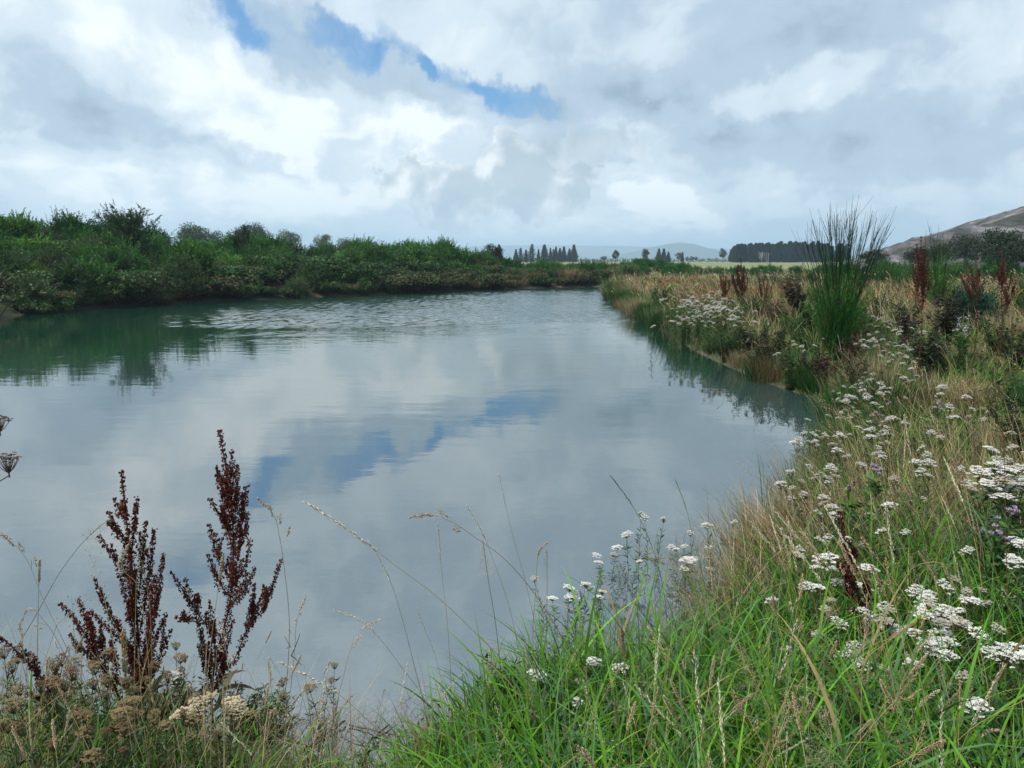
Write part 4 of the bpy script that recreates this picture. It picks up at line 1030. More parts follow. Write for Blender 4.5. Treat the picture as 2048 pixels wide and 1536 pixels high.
dock("dock", "bushier left one of two tall reddish brown docks by the water at lower left", 2.95,
     [(282, 1440), (279, 1380), (277, 1280), (268, 1170), (255, 1060), (243, 942)],
     [[(262, 1120), (268, 1060), (273, 996)], [(277, 1200), (285, 1120), (291, 1042)], [(280, 1260), (298, 1160), (308, 1058)], [(283, 1330), (310, 1220), (326, 1108)],
      [(255, 1090), (235, 1060), (218, 1024)], [(268, 1180), (235, 1125), (199, 1072)], [(250, 1040), (238, 1020), (229, 996)], [(276, 1320), (226, 1240), (190, 1158)],
      [(282, 1380), (318, 1320), (328, 1240)], [(279, 1345), (262, 1240), (240, 1150)], [(280, 1370), (296, 1270), (303, 1170)], [(278, 1390), (255, 1310), (236, 1240)], [(280, 1395), (300, 1330), (312, 1270)], [(277, 1300), (262, 1200), (258, 1110)],
      [(281, 1400), (268, 1340), (250, 1290)], [(281, 1405), (290, 1350), (296, 1290)]], 501)
dock("dock", "small three fingered reddish dock leaning left beside the bushy one", 2.85,
     [(258, 1440), (225, 1370), (192, 1310), (165, 1260), (140, 1225), (120, 1206)],
     [[(200, 1325), (178, 1255), (158, 1199)], [(215, 1350), (205, 1300), (201, 1250)], [(205, 1335), (165, 1300), (140, 1268)], [(228, 1375), (232, 1330), (222, 1280)], [(190, 1310), (186, 1270), (176, 1225)]], 502, leafy=False)
dock("dock", "tallest reddish brown dock at lower left, thin high tip, one side arm to the right", 3.0,
     [(424, 1430), (424, 1365), (438, 1290), (458, 1217), (466, 1130), (466, 1060), (455, 960), (439, 860)],
     [[(462, 1010), (466, 960), (463, 903)], [(462, 990), (448, 965), (433, 934)], [(466, 1050), (474, 1000), (474, 930)], [(468, 1080), (485, 1030), (493, 972)], [(464, 1040), (450, 1000), (437, 960)],
      [(464, 1060), (440, 1030), (421, 998)], [(468, 1110), (485, 1075), (495, 1027)], [(462, 1160), (435, 1110), (418, 1049)], [(464, 1170), (490, 1130), (500, 1080)], [(455, 1190), (430, 1150), (417, 1109)],
      [(455, 1215), (490, 1180), (508, 1137)], [(440, 1270), (405, 1240), (374, 1193), (342, 1143)], [(395, 1225), (396, 1205), (393, 1187)], [(385, 1235), (365, 1240), (352, 1232)], [(432, 1320), (425, 1260), (419, 1202)],
      [(430, 1360), (470, 1317), (498, 1250), (527, 1217), (545, 1170), (561, 1120)], [(498, 1250), (505, 1220), (508, 1190)], [(527, 1217), (530, 1190), (527, 1172)], [(430, 1340), (405, 1290), (397, 1240)], [(460, 1200), (475, 1120), (482, 1060)], [(430, 1350), (450, 1290), (466, 1240)],
      [(427, 1370), (410, 1330), (398, 1290)], [(428, 1380), (445, 1340), (452, 1300)], [(466, 1100), (455, 1060), (444, 1010)]], 503)
dock("dock", "short half fallen dock at the lower left edge among brown yarrow", 2.6,
     [(150, 1520), (130, 1440), (105, 1390), (70, 1340), (20, 1290), (-10, 1265)], [[(118, 1420), (108, 1370), (112, 1330)], [(140, 1470), (100, 1420), (60, 1385)], [(90, 1370), (60, 1320), (40, 1290)]], 504, leafy=False, col=(0.10, 0.032, 0.02))
dock("dock", "dark red dock standing in the grass of the near right bank among white yarrow", 2.75,
     [(1768, 1330), (1735, 1240), (1712, 1180), (1696, 1120), (1686, 1060), (1680, 1025)], [[(1712, 1180), (1692, 1150), (1678, 1125)], [(1722, 1210), (1700, 1190), (1690, 1165)], [(1702, 1140), (1706, 1110), (1702, 1085)], [(1735, 1240), (1720, 1225), (1700, 1215)], [(1728, 1222), (1735, 1190), (1726, 1150)]], 505, col=(0.085, 0.020, 0.018), leafy=False, RR=0.022)
def small_dock(label, dist, px, top, base_y, arms, seed, sc_):
    limbs = []
    g = np.random.default_rng(seed)
    arms = arms + [(dx * 0.55 + g.uniform(-3, 3), ty + (by - ty) * 0.35, by + 14) for dx, ty, by in arms]
    for dx, ty, by in arms:
        limbs.append([(px + dx * 0.25, by), (px + dx * 0.75, (by + ty) / 2 + 3), (px + dx, ty)])
    dock("dock", label, dist, [(px + 2, base_y), (px + 1, base_y * 0.6 + top * 0.4), (px, top)], limbs, seed, scale=sc_, leafy=False, dens=24, per=14, col=(0.075, 0.024, 0.018), RR=0.020)
small_dock("tall dark red dock spike against the sky right of the tall broom", 10.0, 1842, 474, 640, [(-12, 500, 560), (10, 505, 565), (-18, 516, 575), (16, 520, 580), (-8, 488, 545), (7, 530, 590), (-14, 540, 600), (20, 545, 605), (6, 492, 550)], 511, 1.35)
small_dock("fan shaped dark red dock between the tall dock spike and the right edge dock", 11.0, 1952, 517, 640, [(-30, 548, 585), (-20, 536, 575), (-10, 525, 565), (10, 530, 570), (18, 545, 585), (-25, 560, 592)], 512, 1.25)
small_dock("dark red dock leaning left near the right edge of the picture", 9.5, 2002, 499, 650, [(14, 525, 570), (22, 545, 590), (8, 515, 560), (30, 560, 600), (-6, 520, 570), (26, 575, 615)], 513, 1.25)
small_dock("tallest red brown dock rising from the tawny grass by the far right shore", 24.0, 1482, 518, 618, [(-8, 535, 570), (6, 532, 568), (-16, 550, 590), (14, 555, 590)], 514, 2.4)
small_dock("red brown dock slanting left in the tawny grass beside its taller neighbour", 24.5, 1446, 539, 612, [(6, 550, 580), (14, 560, 590), (-4, 552, 580)], 515, 2.3)
small_dock("lowest sparse red brown dock to the right of the dock pair in tawny grass", 23.5, 1528, 546, 620, [(-10, 556, 590), (8, 560, 592), (16, 572, 600)], 516, 1.9)

# ---------------- tall broom
def broom(name, label, px, base_y, dist, top_pts, seed, width, n_low=360):
    g = np.random.default_rng(seed)
    b = at_y(px, base_y, dist); z0 = gz(b[0], dist); base = np.array([b[0], dist, z0])
    root = empty(name, base); tag(root, label, "broom")
    st = Acc(); gr = Acc()
    # upright wands reaching for the sky
    for (tx, ty) in top_pts:
        dep = g.uniform(-0.35, 0.35); tip = at_y(tx, ty, dist + dep) - base
        foot = np.array([g.normal(0, 0.06), g.normal(0, 0.06), 0])
        mid = foot * 0.5 + tip * 0.5; mid[:2] = foot[:2] + (tip[:2] - foot[:2]) * 0.44
        P = curve([foot, mid, tip], 16)
        tubes(gr, P[None], np.linspace(0.010, 0.0030, 16)[None], jit((0.035, 0.075, 0.030), 1, 0.15, g), 4)
        n = 13; t = g.uniform(0.45, 0.93, n)
        s = np.stack([np.interp(t * 15, np.arange(16), P[:, k]) for k in range(3)], -1)
        dirn = norm(P[-1] - P[8]); D = norm(dirn[None] + g.normal(0, 0.16, (n, 3))); LL = g.uniform(0.25, 0.55, n)
        tubes(gr, np.stack([s, s + D * (LL * 0.5)[:, None], s + D * LL[:, None] + np.array([0, 0, 0.03])], 1), np.array([[0.0036, 0.0030, 0.0018]]), jit((0.035, 0.080, 0.032), n, 0.2, g), 3)
    # dense fan of green wands below
    n = n_low; a = g.uniform(0, 6.28, n); sp = g.uniform(0, 1, n) ** 0.7
    L = g.uniform(0.6, 1.7, n) * (1.02 - 0.25 * sp); h0 = g.uniform(0, 0.55, n)
    foot = np.stack([g.normal(0, 0.10, n), g.normal(0, 0.10, n), h0], -1)
    inc = sp * 0.72
    ribbons(gr, foot, a, inc * 0.7, inc * 1.1, L, np.full(n, 0.009), jit((0.058, 0.155, 0.036), n, 0.3, g), jit((0.090, 0.220, 0.055), n, 0.3, g), 5, g.uniform(-1.5, 1.5, n), 0.9)
    per = 20; idx = np.repeat(np.arange(n), per); t = g.uniform(0.15, 1, n * per)
    pos = foot[idx] + np.stack([np.sin(inc[idx] * 0.85) * np.cos(a[idx]), np.sin(inc[idx] * 0.85) * np.sin(a[idx]), np.cos(inc[idx] * 0.85)], -1) * (L[idx] * t)[:, None]
    D = norm(np.stack([np.sin(inc[idx]) * np.cos(a[idx]), np.sin(inc[idx]) * np.sin(a[idx]), np.cos(inc[idx])], -1) + g.normal(0, 0.22, (n * per, 3)))
    leaves(gr, pos, D, rdir(n * per, g), g.uniform(0.05, 0.16, n * per), g.uniform(0.005, 0.010, n * per), jit((0.080, 0.205, 0.050), n * per, 0.35, g), 0.1)
    nb = 120; a = g.uniform(0, 6.28, nb)       # brown dead twigs low down on one side
    ribbons(gr, np.stack([g.normal(0.18, 0.15, nb), g.normal(0, 0.12, nb), g.uniform(0, 0.3, nb)], -1), a, g.uniform(0.1, 0.6, nb), g.uniform(0.3, 1.0, nb), g.uniform(0.4, 0.9, nb), np.full(nb, 0.008), jit((0.16, 0.11, 0.05), nb, 0.25, g), jit((0.20, 0.15, 0.07), nb, 0.25, g), 3)
    for k in range(7):
        P = curve([(g.normal(0, 0.08), g.normal(0, 0.08), -0.1), (g.normal(0, 0.12), g.normal(0, 0.12), 0.5), (g.normal(0, 0.25), g.normal(0, 0.2), 1.1)], 8)
        tubes(st, P[None], np.linspace(0.018, 0.006, 8)[None], np.array([0.06, 0.055, 0.03]), 5)
    link("stem", st.mesh("stem", M_wood), root); link("foliage", gr.mesh("foliage", M_leaf), root)
    return root
tops = [(1626, 440), (1632, 455), (1640, 460), (1648, 470), (1655, 428), (1660, 438), (1662, 450), (1668, 424), (1673, 430), (1674, 446), (1679, 440), (1684, 452), (1690, 448), (1695, 436), (1700, 428), (1705, 422), (1710, 420), (1713, 417), (1708, 440), (1716, 452), (1722, 470),
        (1742, 442), (1738, 452), (1730, 462), (1752, 462), (1758, 458), (1768, 455), (1776, 450), (1782, 449), (1764, 468), (1750, 476), (1612, 484), (1606, 492), (1620, 478), (1645, 492), (1690, 480)]
broom("broom_bush", "tall green broom with thin wands against the sky at the top of the right bank", 1672, 700, 13.2, tops, 521, 1.0)
broom("broom_bush", "feathery green broom just behind the tall red dock spike", 1872, 640, 19.0, [(1858, 452), (1866, 470), (1874, 480), (1880, 476), (1888, 490), (1850, 490), (1895, 496)], 522, 0.8, 150)

# ---------------- tussocks and leafy clumps that make the right bank lumpy and overhang its edge
def weed_clump(seed, col, dead=0.1, n_st=22, ll=0.09, lw=0.024, brown=(0.13, 0.09, 0.055)):
    g = np.random.default_rng(seed); acc = Acc()
    for k in range(n_st):
        a = g.uniform(0, 6.28); o_ = g.uniform(0, 1) ** 0.6 * 0.5; hh = g.uniform(0.45, 0.95)
        P = curve([(g.normal(0, 0.06), g.normal(0, 0.06), -0.03), (math.cos(a) * o_ * 0.5, math.sin(a) * o_ * 0.5, hh * 0.55), (math.cos(a) * o_, math.sin(a) * o_, hh)], 8)
        tubes(acc, P[None], np.linspace(0.006, 0.002, 8)[None], np.array([0.08, 0.06, 0.04]), 4)
        n = 64; t = g.uniform(0.08, 1, n); pos = np.stack([np.interp(t * 7, np.arange(8), P[:, q]) for q in range(3)], -1)
        D = rdir(n, g); D[:, 2] = D[:, 2] * 0.5 + 0.2
        c = jit(col, n, 0.32, g, 0.1) * g.uniform(0.7, 1.3); dm = g.random(n) < dead; c[dm] = jit(brown, int(dm.sum()), 0.3, g)
        leaves(acc, pos, D, rdir(n, g) + np.array([0, 0, 0.6]), ll * g.uniform(0.6, 1.4, n), lw * g.uniform(0.7, 1.4, n), c, 0.2)
    return acc
kinds["green_tussock"] = [drygrass_clump(240 + k, ((0.060, 0.145, 0.034), (0.040, 0.100, 0.030), (0.062, 0.125, 0.036))[k], 620, 0.85, 0.55, 0.014).mesh("grass_tussock", M_grass) for k in range(3)]
kinds["straw_tussock"] = [drygrass_clump(244 + k, ((0.40, 0.32, 0.185), (0.30, 0.235, 0.13), (0.22, 0.165, 0.085))[k], 560, 0.85, 0.6, 0.009).mesh("straw_tussock", M_dry) for k in range(3)]
kinds["leafy_clump"] = [weed_clump(250 + k, ((0.050, 0.110, 0.032), (0.036, 0.070, 0.028), (0.075, 0.085, 0.045), (0.060, 0.140, 0.036))[k], (0.05, 0.15, 0.45, 0.03)[k]).mesh("weed_clump", M_leaf) for k in range(4)]
NAMES.update({"green_tussock": ("grass_tussock", "tussock"), "straw_tussock": ("straw_tussock", "tussock"), "leafy_clump": ("weed_clump", "weed")})
rs = SHORE[12:24]                       # the right hand shore from the near corner to the head of the pond
for (ax, ay), (bx, by) in zip(rs[:-1], rs[1:]):
    ln = math.hypot(bx - ax, by - ay); m = max(1, int(ln / (0.22 + 0.012 * (ay + by) / 2))); nx_, ny_ = -(by - ay) / ln, (bx - ax) / ln
    if float(shore_dist(np.array([(ax + bx) / 2 + nx_ * 0.2]), np.array([(ay + by) / 2 + ny_ * 0.2]))[0]) < 0: nx_, ny_ = -nx_, -ny_
    for j in range(m):
        u = (j + rng.random()) / m; off = rng.uniform(0.0, 0.75) ** 1.5; x = ax + (bx - ax) * u + nx_ * off; y = ay + (by - ay) * u + ny_ * off
        roll = rng.random(); k = "green_tussock" if roll < 0.50 else ("straw_tussock" if roll < 0.72 else "leafy_clump")
        bush(k, x, y, rng.uniform(0.42, 0.85) * (0.8 + 0.018 * y), {"green_tussock": "green grass tussock hanging over the edge of the right shore", "straw_tussock": "straw coloured tussock on the edge of the right shore", "leafy_clump": "leafy weed clump on the edge of the right shore"}[k],
             {"green_tussock": "green tussocks on the right shore edge", "straw_tussock": "straw tussocks on the right shore edge", "leafy_clump": "weed clumps on the right shore edge"}[k])
for k in range(120):
    y = 5.5 * (44 / 5.5) ** rng.random(); x = y * rng.uniform(0.16, 0.74)
    if float(shore_dist(np.array([x]), np.array([y]))[0]) < 0.7: continue
    roll = rng.random(); kd = "leafy_clump" if roll < 0.46 else ("green_tussock" if roll < 0.74 else "straw_tussock")
    bush(kd, x, y, rng.uniform(0.5, 0.85) * (0.75 + 0.017 * y), {"green_tussock": "green tussock standing amid the dry grass of the right bank", "straw_tussock": "straw tussock inland on the right bank", "leafy_clump": "leafy weed clump amid the dry grass of the right bank"}[kd],
         {"green_tussock": "green tussocks inland on the right bank", "straw_tussock": "straw tussocks inland on the right bank", "leafy_clump": "weed clumps inland on the right bank"}[kd])
for px, py, s_ in ((1655, 690, 0.9), (1690, 700, 0.8), (1625, 680, 0.95), (1715, 680, 0.8), (1640, 655, 0.9), (1700, 660, 0.8)):
    p = hit(px, py, 0.0); bush("leafy_clump", p[0], p[1], s_, "leafy weed clump crowding the foot of the tall broom", "weed clumps at the foot of the broom")

# ---------------- dark weeds, thistles, gorse on the right bank
def weed(name, label, px, py, h, wid, seed, col, ll, lw, n_st=22, cat="weed", dead=0.0, dist=None, group=None):
    g = np.random.default_rng(seed); b = hit(px, py, 0.0); 
    root = empty(name, b); tag(root, label, cat, group); st = Acc(); lf = Acc()
    for k in range(n_st):
        a = g.uniform(0, 6.28); o_ = g.uniform(0, 1) ** 0.6 * wid * 0.5; hh = h * g.uniform(0.6, 1.05)
        P = curve([(g.normal(0, 0.04), g.normal(0, 0.04), -0.03), (math.cos(a) * o_ * 0.45, math.sin(a) * o_ * 0.45, hh * 0.5), (math.cos(a) * o_, math.sin(a) * o_, hh)], 9)
        tubes(st, P[None], np.linspace(0.005, 0.002, 9)[None], np.array([0.07, 0.05, 0.035]), 4)
        n = 60; t = g.uniform(0.18, 1, n) ** 0.8
        pos = np.stack([np.interp(t * 8, np.arange(9), P[:, k_]) for k_ in range(3)], -1)
        D = rdir(n, g); D[:, 2] = D[:, 2] * 0.5 + 0.25
        c = jit(col, n, 0.3, g, 0.12); dm = g.random(n) < dead; c[dm] = jit((0.20, 0.15, 0.10), int(dm.sum()), 0.25, g)
        leaves(lf, pos, D, rdir(n, g), ll * g.uniform(0.6, 1.3, n), lw * g.uniform(0.7, 1.3, n), c, 0.2)
    link("stem", st.mesh("stem", M_stem), root); link("foliage", lf.mesh("foliage", M_leaf), root)
    return root
weed("dark_weed", "tall blackish narrow leaved weed left of the blue green bush on the right bank", 1880, 720, 1.15, 0.75, 531, (0.030, 0.040, 0.026), 0.085, 0.018, 26, dead=0.05)
weed("dark_weed", "smaller blackish weed with a dark tufted top beside the tall blackish one", 1805, 710, 0.95, 0.5, 532, (0.034, 0.036, 0.030), 0.075, 0.018, 16, dead=0.08)
weed("dark_weed", "brownish seeding weed left of the tall broom", 1592, 640, 0.95, 0.8, 533, (0.055, 0.050, 0.036), 0.10, 0.04, 24, dead=0.25)
weed("dark_weed", "dull seeding weed further back left of the tall broom", 1575, 600, 0.95, 0.9, 534, (0.075, 0.085, 0.046), 0.11, 0.04, 22, dead=0.30)
weed("dead_bracken", "dark brown dead clump overhanging the water below the tall broom", 1640, 772, 0.48, 0.9, 535, (0.060, 0.040, 0.028), 0.06, 0.02, 30, "dead plant", 0.15)
weed("dead_bracken", "dark brown dead stems just above the overhanging brown clump", 1700, 745, 0.6, 0.5, 536, (0.055, 0.034, 0.026), 0.05, 0.016, 18, "dead plant", 0.1)
weed("dark_weed", "dark leafy weed on the bank under the blackish weed tops", 1850, 760, 0.7, 0.6, 537, (0.040, 0.060, 0.032), 0.08, 0.022, 18)
p = hit(1950, 660, 0.0); bush("gorse", p[0], p[1], 1.15, "blue green gorse bush on the right bank below the fan shaped dock", None)
w = kinds["gorse"][3].copy(); c_ = np.empty(len(w.vertices) * 4, np.float32); w.attributes["Col"].data.foreach_get("color", c_); c_ = c_.reshape(-1, 4); c_[:, :3] *= (0.85, 0.85, 1.5); w.attributes["Col"].data.foreach_set("color", c_.ravel()); COL.objects[-1].data = w
p = hit(2075, 640, 0.0); bush("broom", p[0], p[1], 1.0, "dark broom bush cut by the right edge behind the leaning dock", None)

def thistle(label, px, py, h, n_st, seed, col=(0.52, 0.42, 0.62), head=0.010, wid=0.3):
    """px, py: where the flower heads are"""
    g = np.random.default_rng(seed); b = hit(px, py, h * 0.95); root = empty("thistle", b); tag(root, label, "thistle")
    st = Acc(); lf = Acc()
    for k in range(n_st):
        a = g.uniform(0, 6.28); o_ = g.uniform(0.1, 1) * wid * 0.5; hh = h * g.uniform(0.8, 1.03)
        P = curve([(g.normal(0, 0.03), g.normal(0, 0.03), -0.03), (math.cos(a) * o_ * 0.5, math.sin(a) * o_ * 0.5, hh * 0.55), (math.cos(a) * o_, math.sin(a) * o_, hh)], 8)
        tubes(st, P[None], np.linspace(0.004, 0.002, 8)[None], np.array([0.08, 0.12, 0.045]), 4)
        n = 42; t = g.uniform(0.1, 0.9, n); pos = np.stack([np.interp(t * 7, np.arange(8), P[:, k_]) for k_ in range(3)], -1)
        D = rdir(n, g); D[:, 2] = D[:, 2] * 0.4 + 0.35
        leaves(lf, pos, D, rdir(n, g), g.uniform(0.06, 0.13, n), g.uniform(0.015, 0.03, n), jit((0.075, 0.150, 0.050), n, 0.25, g), 0.35)
        fl = Acc(); nh = 3
        hc = P[-1] + np.concatenate([np.zeros((1, 3)), g.normal(0, 0.022, (nh - 1, 3))]) + np.array([0, 0, 0.01])
        seeds(fl, hc - np.array([0, 0, head * 0.6]), np.tile([0, 0, 1.0], (nh, 1)), np.full(nh, head * 2.2), np.full(nh, head * 1.4), jit((0.09, 0.10, 0.055), nh, 0.15, g))
        m = 34; ii = np.repeat(np.arange(nh), m); D = rdir(nh * m, g); D[:, 2] = np.abs(D[:, 2]) * 0.8 + 0.55; D = norm(D)
        leaves(fl, hc[ii], D, rdir(nh * m, g), head * g.uniform(1.2, 1.9, nh * m), np.full(nh * m, head * 0.28), jit(col, nh * m, 0.16, g, 0.05), 0.0)
        link("flower_head", fl.mesh("flower_head", M_petal), root)
    link("stem", st.mesh("stem", M_stem), root); link("foliage", lf.mesh("foliage", M_leaf), root)
thistle("pale lilac thistle clump with fresh green stems below the blue green bush on the right", 1930, 648, 0.8, 7, 541, (0.62, 0.54, 0.70), 0.016, 0.36)
thistle("purple thistle with round heads near the right edge, beside the blue green grass tuft", 1985, 1048, 0.55, 3, 542, (0.52, 0.42, 0.58), 0.012, 0.12)
thistle("purple thistle by a brown stalk at the right edge of the picture", 2034, 1015, 0.6, 2, 543, (0.50, 0.40, 0.56), 0.011, 0.08)
thistle("dark magenta thistle knob above the straw by the water", 1704, 968, 0.6, 1, 544, (0.25, 0.05, 0.20), 0.012, 0.03)
thistle("small lilac thistle among yarrow right of the water", 1752, 940, 0.55, 2, 545, (0.55, 0.42, 0.66), 0.012, 0.1)
thistle("small lilac thistle higher up the right bank among dry stems", 1866, 808, 0.6, 2, 546, (0.55, 0.42, 0.66), 0.013, 0.12)
thistle("faint pink thistle in the tangle left of the higher lilac thistle", 1765, 820, 0.55, 3, 547, (0.48, 0.36, 0.46), 0.013, 0.16)
# ---------------- yarrow: flat white heads on branching stems
def yarrow_parts(g, lean, h, head_r, col, nf=34, stem_c=(0.13, 0.16, 0.06), sparse=1.0, n_leaf=40, root_z=-0.05):
    """one flowering stem: (stem mesh data, head mesh data) rooted at the origin"""
    st = Acc(); hd = Acc(); a = g.uniform(0, 6.28)
    top = np.array([math.cos(a) * lean, math.sin(a) * lean, h])
    P = curve([(0, 0, root_z), (top[0] * 0.35, top[1] * 0.35, h * 0.5), tuple(top - np.array([0, 0, 0.05]))], 9)
    tubes(st, P[None], np.linspace(0.0026, 0.0016, 9)[None], np.array(stem_c), 4)
    n = n_leaf; t = g.uniform(0.05, 0.85, n); pos = np.stack([np.interp(t * 8, np.arange(9), P[:, k]) for k in range(3)], -1)
    D = rdir(n, g); D[:, 2] = np.abs(D[:, 2]) * 0.6 + 0.3
    leaves(st, pos, D, rdir(n, g), g.uniform(0.03, 0.075, n), g.uniform(0.006, 0.012, n), jit((0.075, 0.125, 0.05), n, 0.25, g), 0.3)
    m = int(nf * sparse); rr = head_r * np.sqrt((np.arange(m) + 0.5) / m) * g.uniform(0.85, 1.1, m); th = np.arange(m) * 2.4 + g.uniform(-0.2, 0.2, m)
    tilt = g.normal(0, 0.28, 2)
    c = top + np.stack([rr * np.cos(th), rr * np.sin(th), -0.42 * rr ** 2 / head_r + g.normal(0, 0.0045, m)], -1)
    c[:, 2] += (c[:, 0] - top[0]) * tilt[0] + (c[:, 1] - top[1]) * tilt[1]
    fork = P[-1][None] + np.zeros((m, 1)); mid = fork * 0.5 + c * 0.5 - np.array([0, 0, 0.006])
    tubes(st, np.stack([fork, mid, c - np.array([0, 0, 0.004])], 1), np.array([[0.0012, 0.0010, 0.0008]]), np.array(stem_c) * 1.15, 3)
    # each cluster a little dome of florets: five blunt petals around a cream eye
    per = 7; idx = np.repeat(np.arange(m), per); cr_ = head_r / math.sqrt(m) * 1.1
    a2 = g.uniform(0, 6.28, m * per); r2 = np.sqrt(g.random(m * per)) * cr_
    f = c[idx] + np.stack([np.cos(a2) * r2, np.sin(a2) * r2, 0.35 * (cr_ - r2) + g.normal(0, 0.0008, m * per)], -1)
    k = len(f); ip = np.repeat(np.arange(k), 5); ap = np.tile(np.arange(5) * 1.2566, k) + np.repeat(g.uniform(0, 6, k), 5)
    D = np.stack([np.cos(ap), np.sin(ap), g.uniform(-0.1, 0.25, k * 5)], -1)
    fs = cr_ * 0.54
    leaves(hd, f[ip], D, np.tile([0, 0, 1.0], (k * 5, 1)) + g.normal(0, 0.15, (k * 5, 3)), np.full(k * 5, fs) * g.uniform(0.8, 1.2, k * 5), np.full(k * 5, fs * 0.95), jit(col, k, 0.07, g, 0.02)[ip], 0.05)
    seeds(hd, f + np.array([0, 0, 0.0006]), np.tile([0, 0, 1.0], (k, 1)), np.full(k, fs * 0.5), np.full(k, fs * 0.6), jit(np.array(col) * np.array([0.86, 0.82, 0.66]), k, 0.12, g))
    return st, hd
WHITE = (0.80, 0.81, 0.78)
yp = []
for k in range(8):
    g = np.random.default_rng(600 + k)
    s, h_ = yarrow_parts(g, (0.02, 0.08, 0.05, 0.12)[k % 4], 0.5, (0.038, 0.030, 0.043, 0.026)[k % 4], (WHITE, (0.76, 0.76, 0.72), (0.80, 0.79, 0.78), (0.60, 0.56, 0.47))[k % 4], 30)
    yp.append((s.mesh("stem", M_stem), h_.mesh("flower_head", M_petal), None))
def yarrow_stem(root, k, off, h, yaw, s=1.0):
    for nm, me in (("stem", yp[k][0]), ("flower_head", yp[k][1])):
        o = link(nm, me, root, off, yaw, (s, s, h / 0.5))
def yarrow(label, px, py, h=0.5, stems=1, spread=0.10, s=1.0, group=None, z_in_water=False):
    b = hit(px, py, h)
    root = empty("yarrow", b, 0.0); tag(root, label, "yarrow", group)
    for j in range(stems):
        k = int(rng.integers(8))
        off = (0, 0, 0) if j == 0 else (rng.normal(0, spread), rng.normal(0, spread), 0)
        yarrow_stem(root, k, off, h * (1 if j == 0 else rng.uniform(0.78, 1.03)), rng.uniform(0, 6.28), s * rng.uniform(0.85, 1.2))
    return root
near = [("big white yarrow clump at the water's edge with its dark reflection below", 1150, 1172, 0.34, 7, 0.07, 1.0),
        ("pair of white yarrow heads low in the green grass below the mirrored clump", 1195, 1330, 0.30, 3, 0.05, 0.9),
        ("lone round white yarrow head low in the near green grass", 1184, 1412, 0.30, 1, 0, 0.8),
        ("tallest slender yarrow standing in the flooded margin, single flat head", 1300, 1032, 0.42, 2, 0.03, 0.9),
        ("slender yarrow with one flat head left of the tallest flooded one", 1259, 1065, 0.38, 1, 0, 0.95),
        ("sparse yarrow cluster in the shallow water left of the slender heads", 1225, 1095, 0.28, 4, 0.05, 0.8),
        ("white drooping yarrow low over the water left of the flooded margin", 1205, 1120, 0.20, 1, 0, 0.8),
        ("wide flat white yarrow head in the middle of the flooded margin", 1368, 1122, 0.30, 3, 0.04, 1.2),
        ("green stemmed yarrow head at the right end of the flooded margin", 1428, 1048, 0.42, 2, 0.04, 0.85),
        ("fading cream yarrow cluster in the tangle behind the wide flat head", 1372, 1090, 0.25, 4, 0.08, 0.8),
        ("large white yarrow group at the far right, level with the purple thistles", 2030, 912, 0.62, 10, 0.10, 1.7),
        ("greyish white yarrow heads left of the large group at the far right", 1985, 945, 0.58, 6, 0.06, 1.45),
        ("bright flat yarrow above the large far right group", 2018, 872, 0.62, 3, 0.05, 1.2),
        ("round white yarrow head left of the greyish white ones", 1945, 940, 0.55, 2, 0.03, 1.0),
        ("white yarrow mass in the middle of the near right bank, left half", 1830, 1215, 0.45, 6, 0.055, 1.1),
        ("white yarrow mass in the middle of the near right bank, right half", 1925, 1218, 0.45, 6, 0.055, 1.1),
        ("white yarrow heads in front of the middle mass, lower tier", 1848, 1250, 0.38, 4, 0.05, 1.0),
        ("pinkish white yarrow just above the middle mass", 1880, 1165, 0.42, 3, 0.05, 1.0),
        ("lilac tinted yarrow right above the middle mass", 1918, 1160, 0.42, 2, 0.04, 0.9),
        ("soft dull white yarrow beside the dark red dock", 1735, 1140, 0.42, 5, 0.06, 1.1),
        ("dull white yarrow lower down beside the dark red dock", 1728, 1215, 0.36, 4, 0.05, 1.0),
        ("pale yarrow cluster left of the dark red dock", 1645, 1170, 0.38, 4, 0.045, 0.95),
        ("small white yarrow pair above the pale cluster left of the dock", 1652, 1128, 0.40, 2, 0.05, 0.8),
        ("white yarrow head below the dark red dock", 1742, 1294, 0.34, 2, 0.035, 1.0),
        ("tilted white yarrow left of the head below the dock", 1682, 1300, 0.30, 2, 0.05, 0.9),
        ("flat yarrow at the right edge under the brown stalks", 2026, 1325, 0.50, 3, 0.05, 1.0),
        ("tattered white yarrow near the right edge below the middle mass", 1992, 1285, 0.42, 3, 0.06, 0.95),
        ("small white yarrow left of the tattered one", 1922, 1288, 0.40, 1, 0, 0.9),
        ("two flat yarrow heads in the straw at the upper right middle", 1930, 1107, 0.45, 2, 0.05, 0.85),
        ("flat yarrow pair above the straw tangle on the right bank", 1870, 912, 0.55, 3, 0.07, 0.9),
        ("white yarrow leaning at the right edge under the thistle", 2035, 1080, 0.50, 4, 0.06, 1.0),
        ("flat white yarrow by the straw right of the shore", 1700, 1072, 0.42, 2, 0.06, 0.75),
        ("thin white yarrow in the grass right of the flooded margin", 1650, 1070, 0.42, 2, 0.06, 0.7),
        ("small bright yarrow at the foot of the two docks", 378, 1352, 0.42, 1, 0, 0.75),
        ("white yarrow head above the cream ones at the foot of the tallest dock", 405, 1338, 0.42, 1, 0, 0.7)]
for a in near: yarrow(a[0], a[1], a[2], a[3], a[4] + (1 if a[4] > 1 else 0), a[5] * 1.5, a[6] * 0.95)
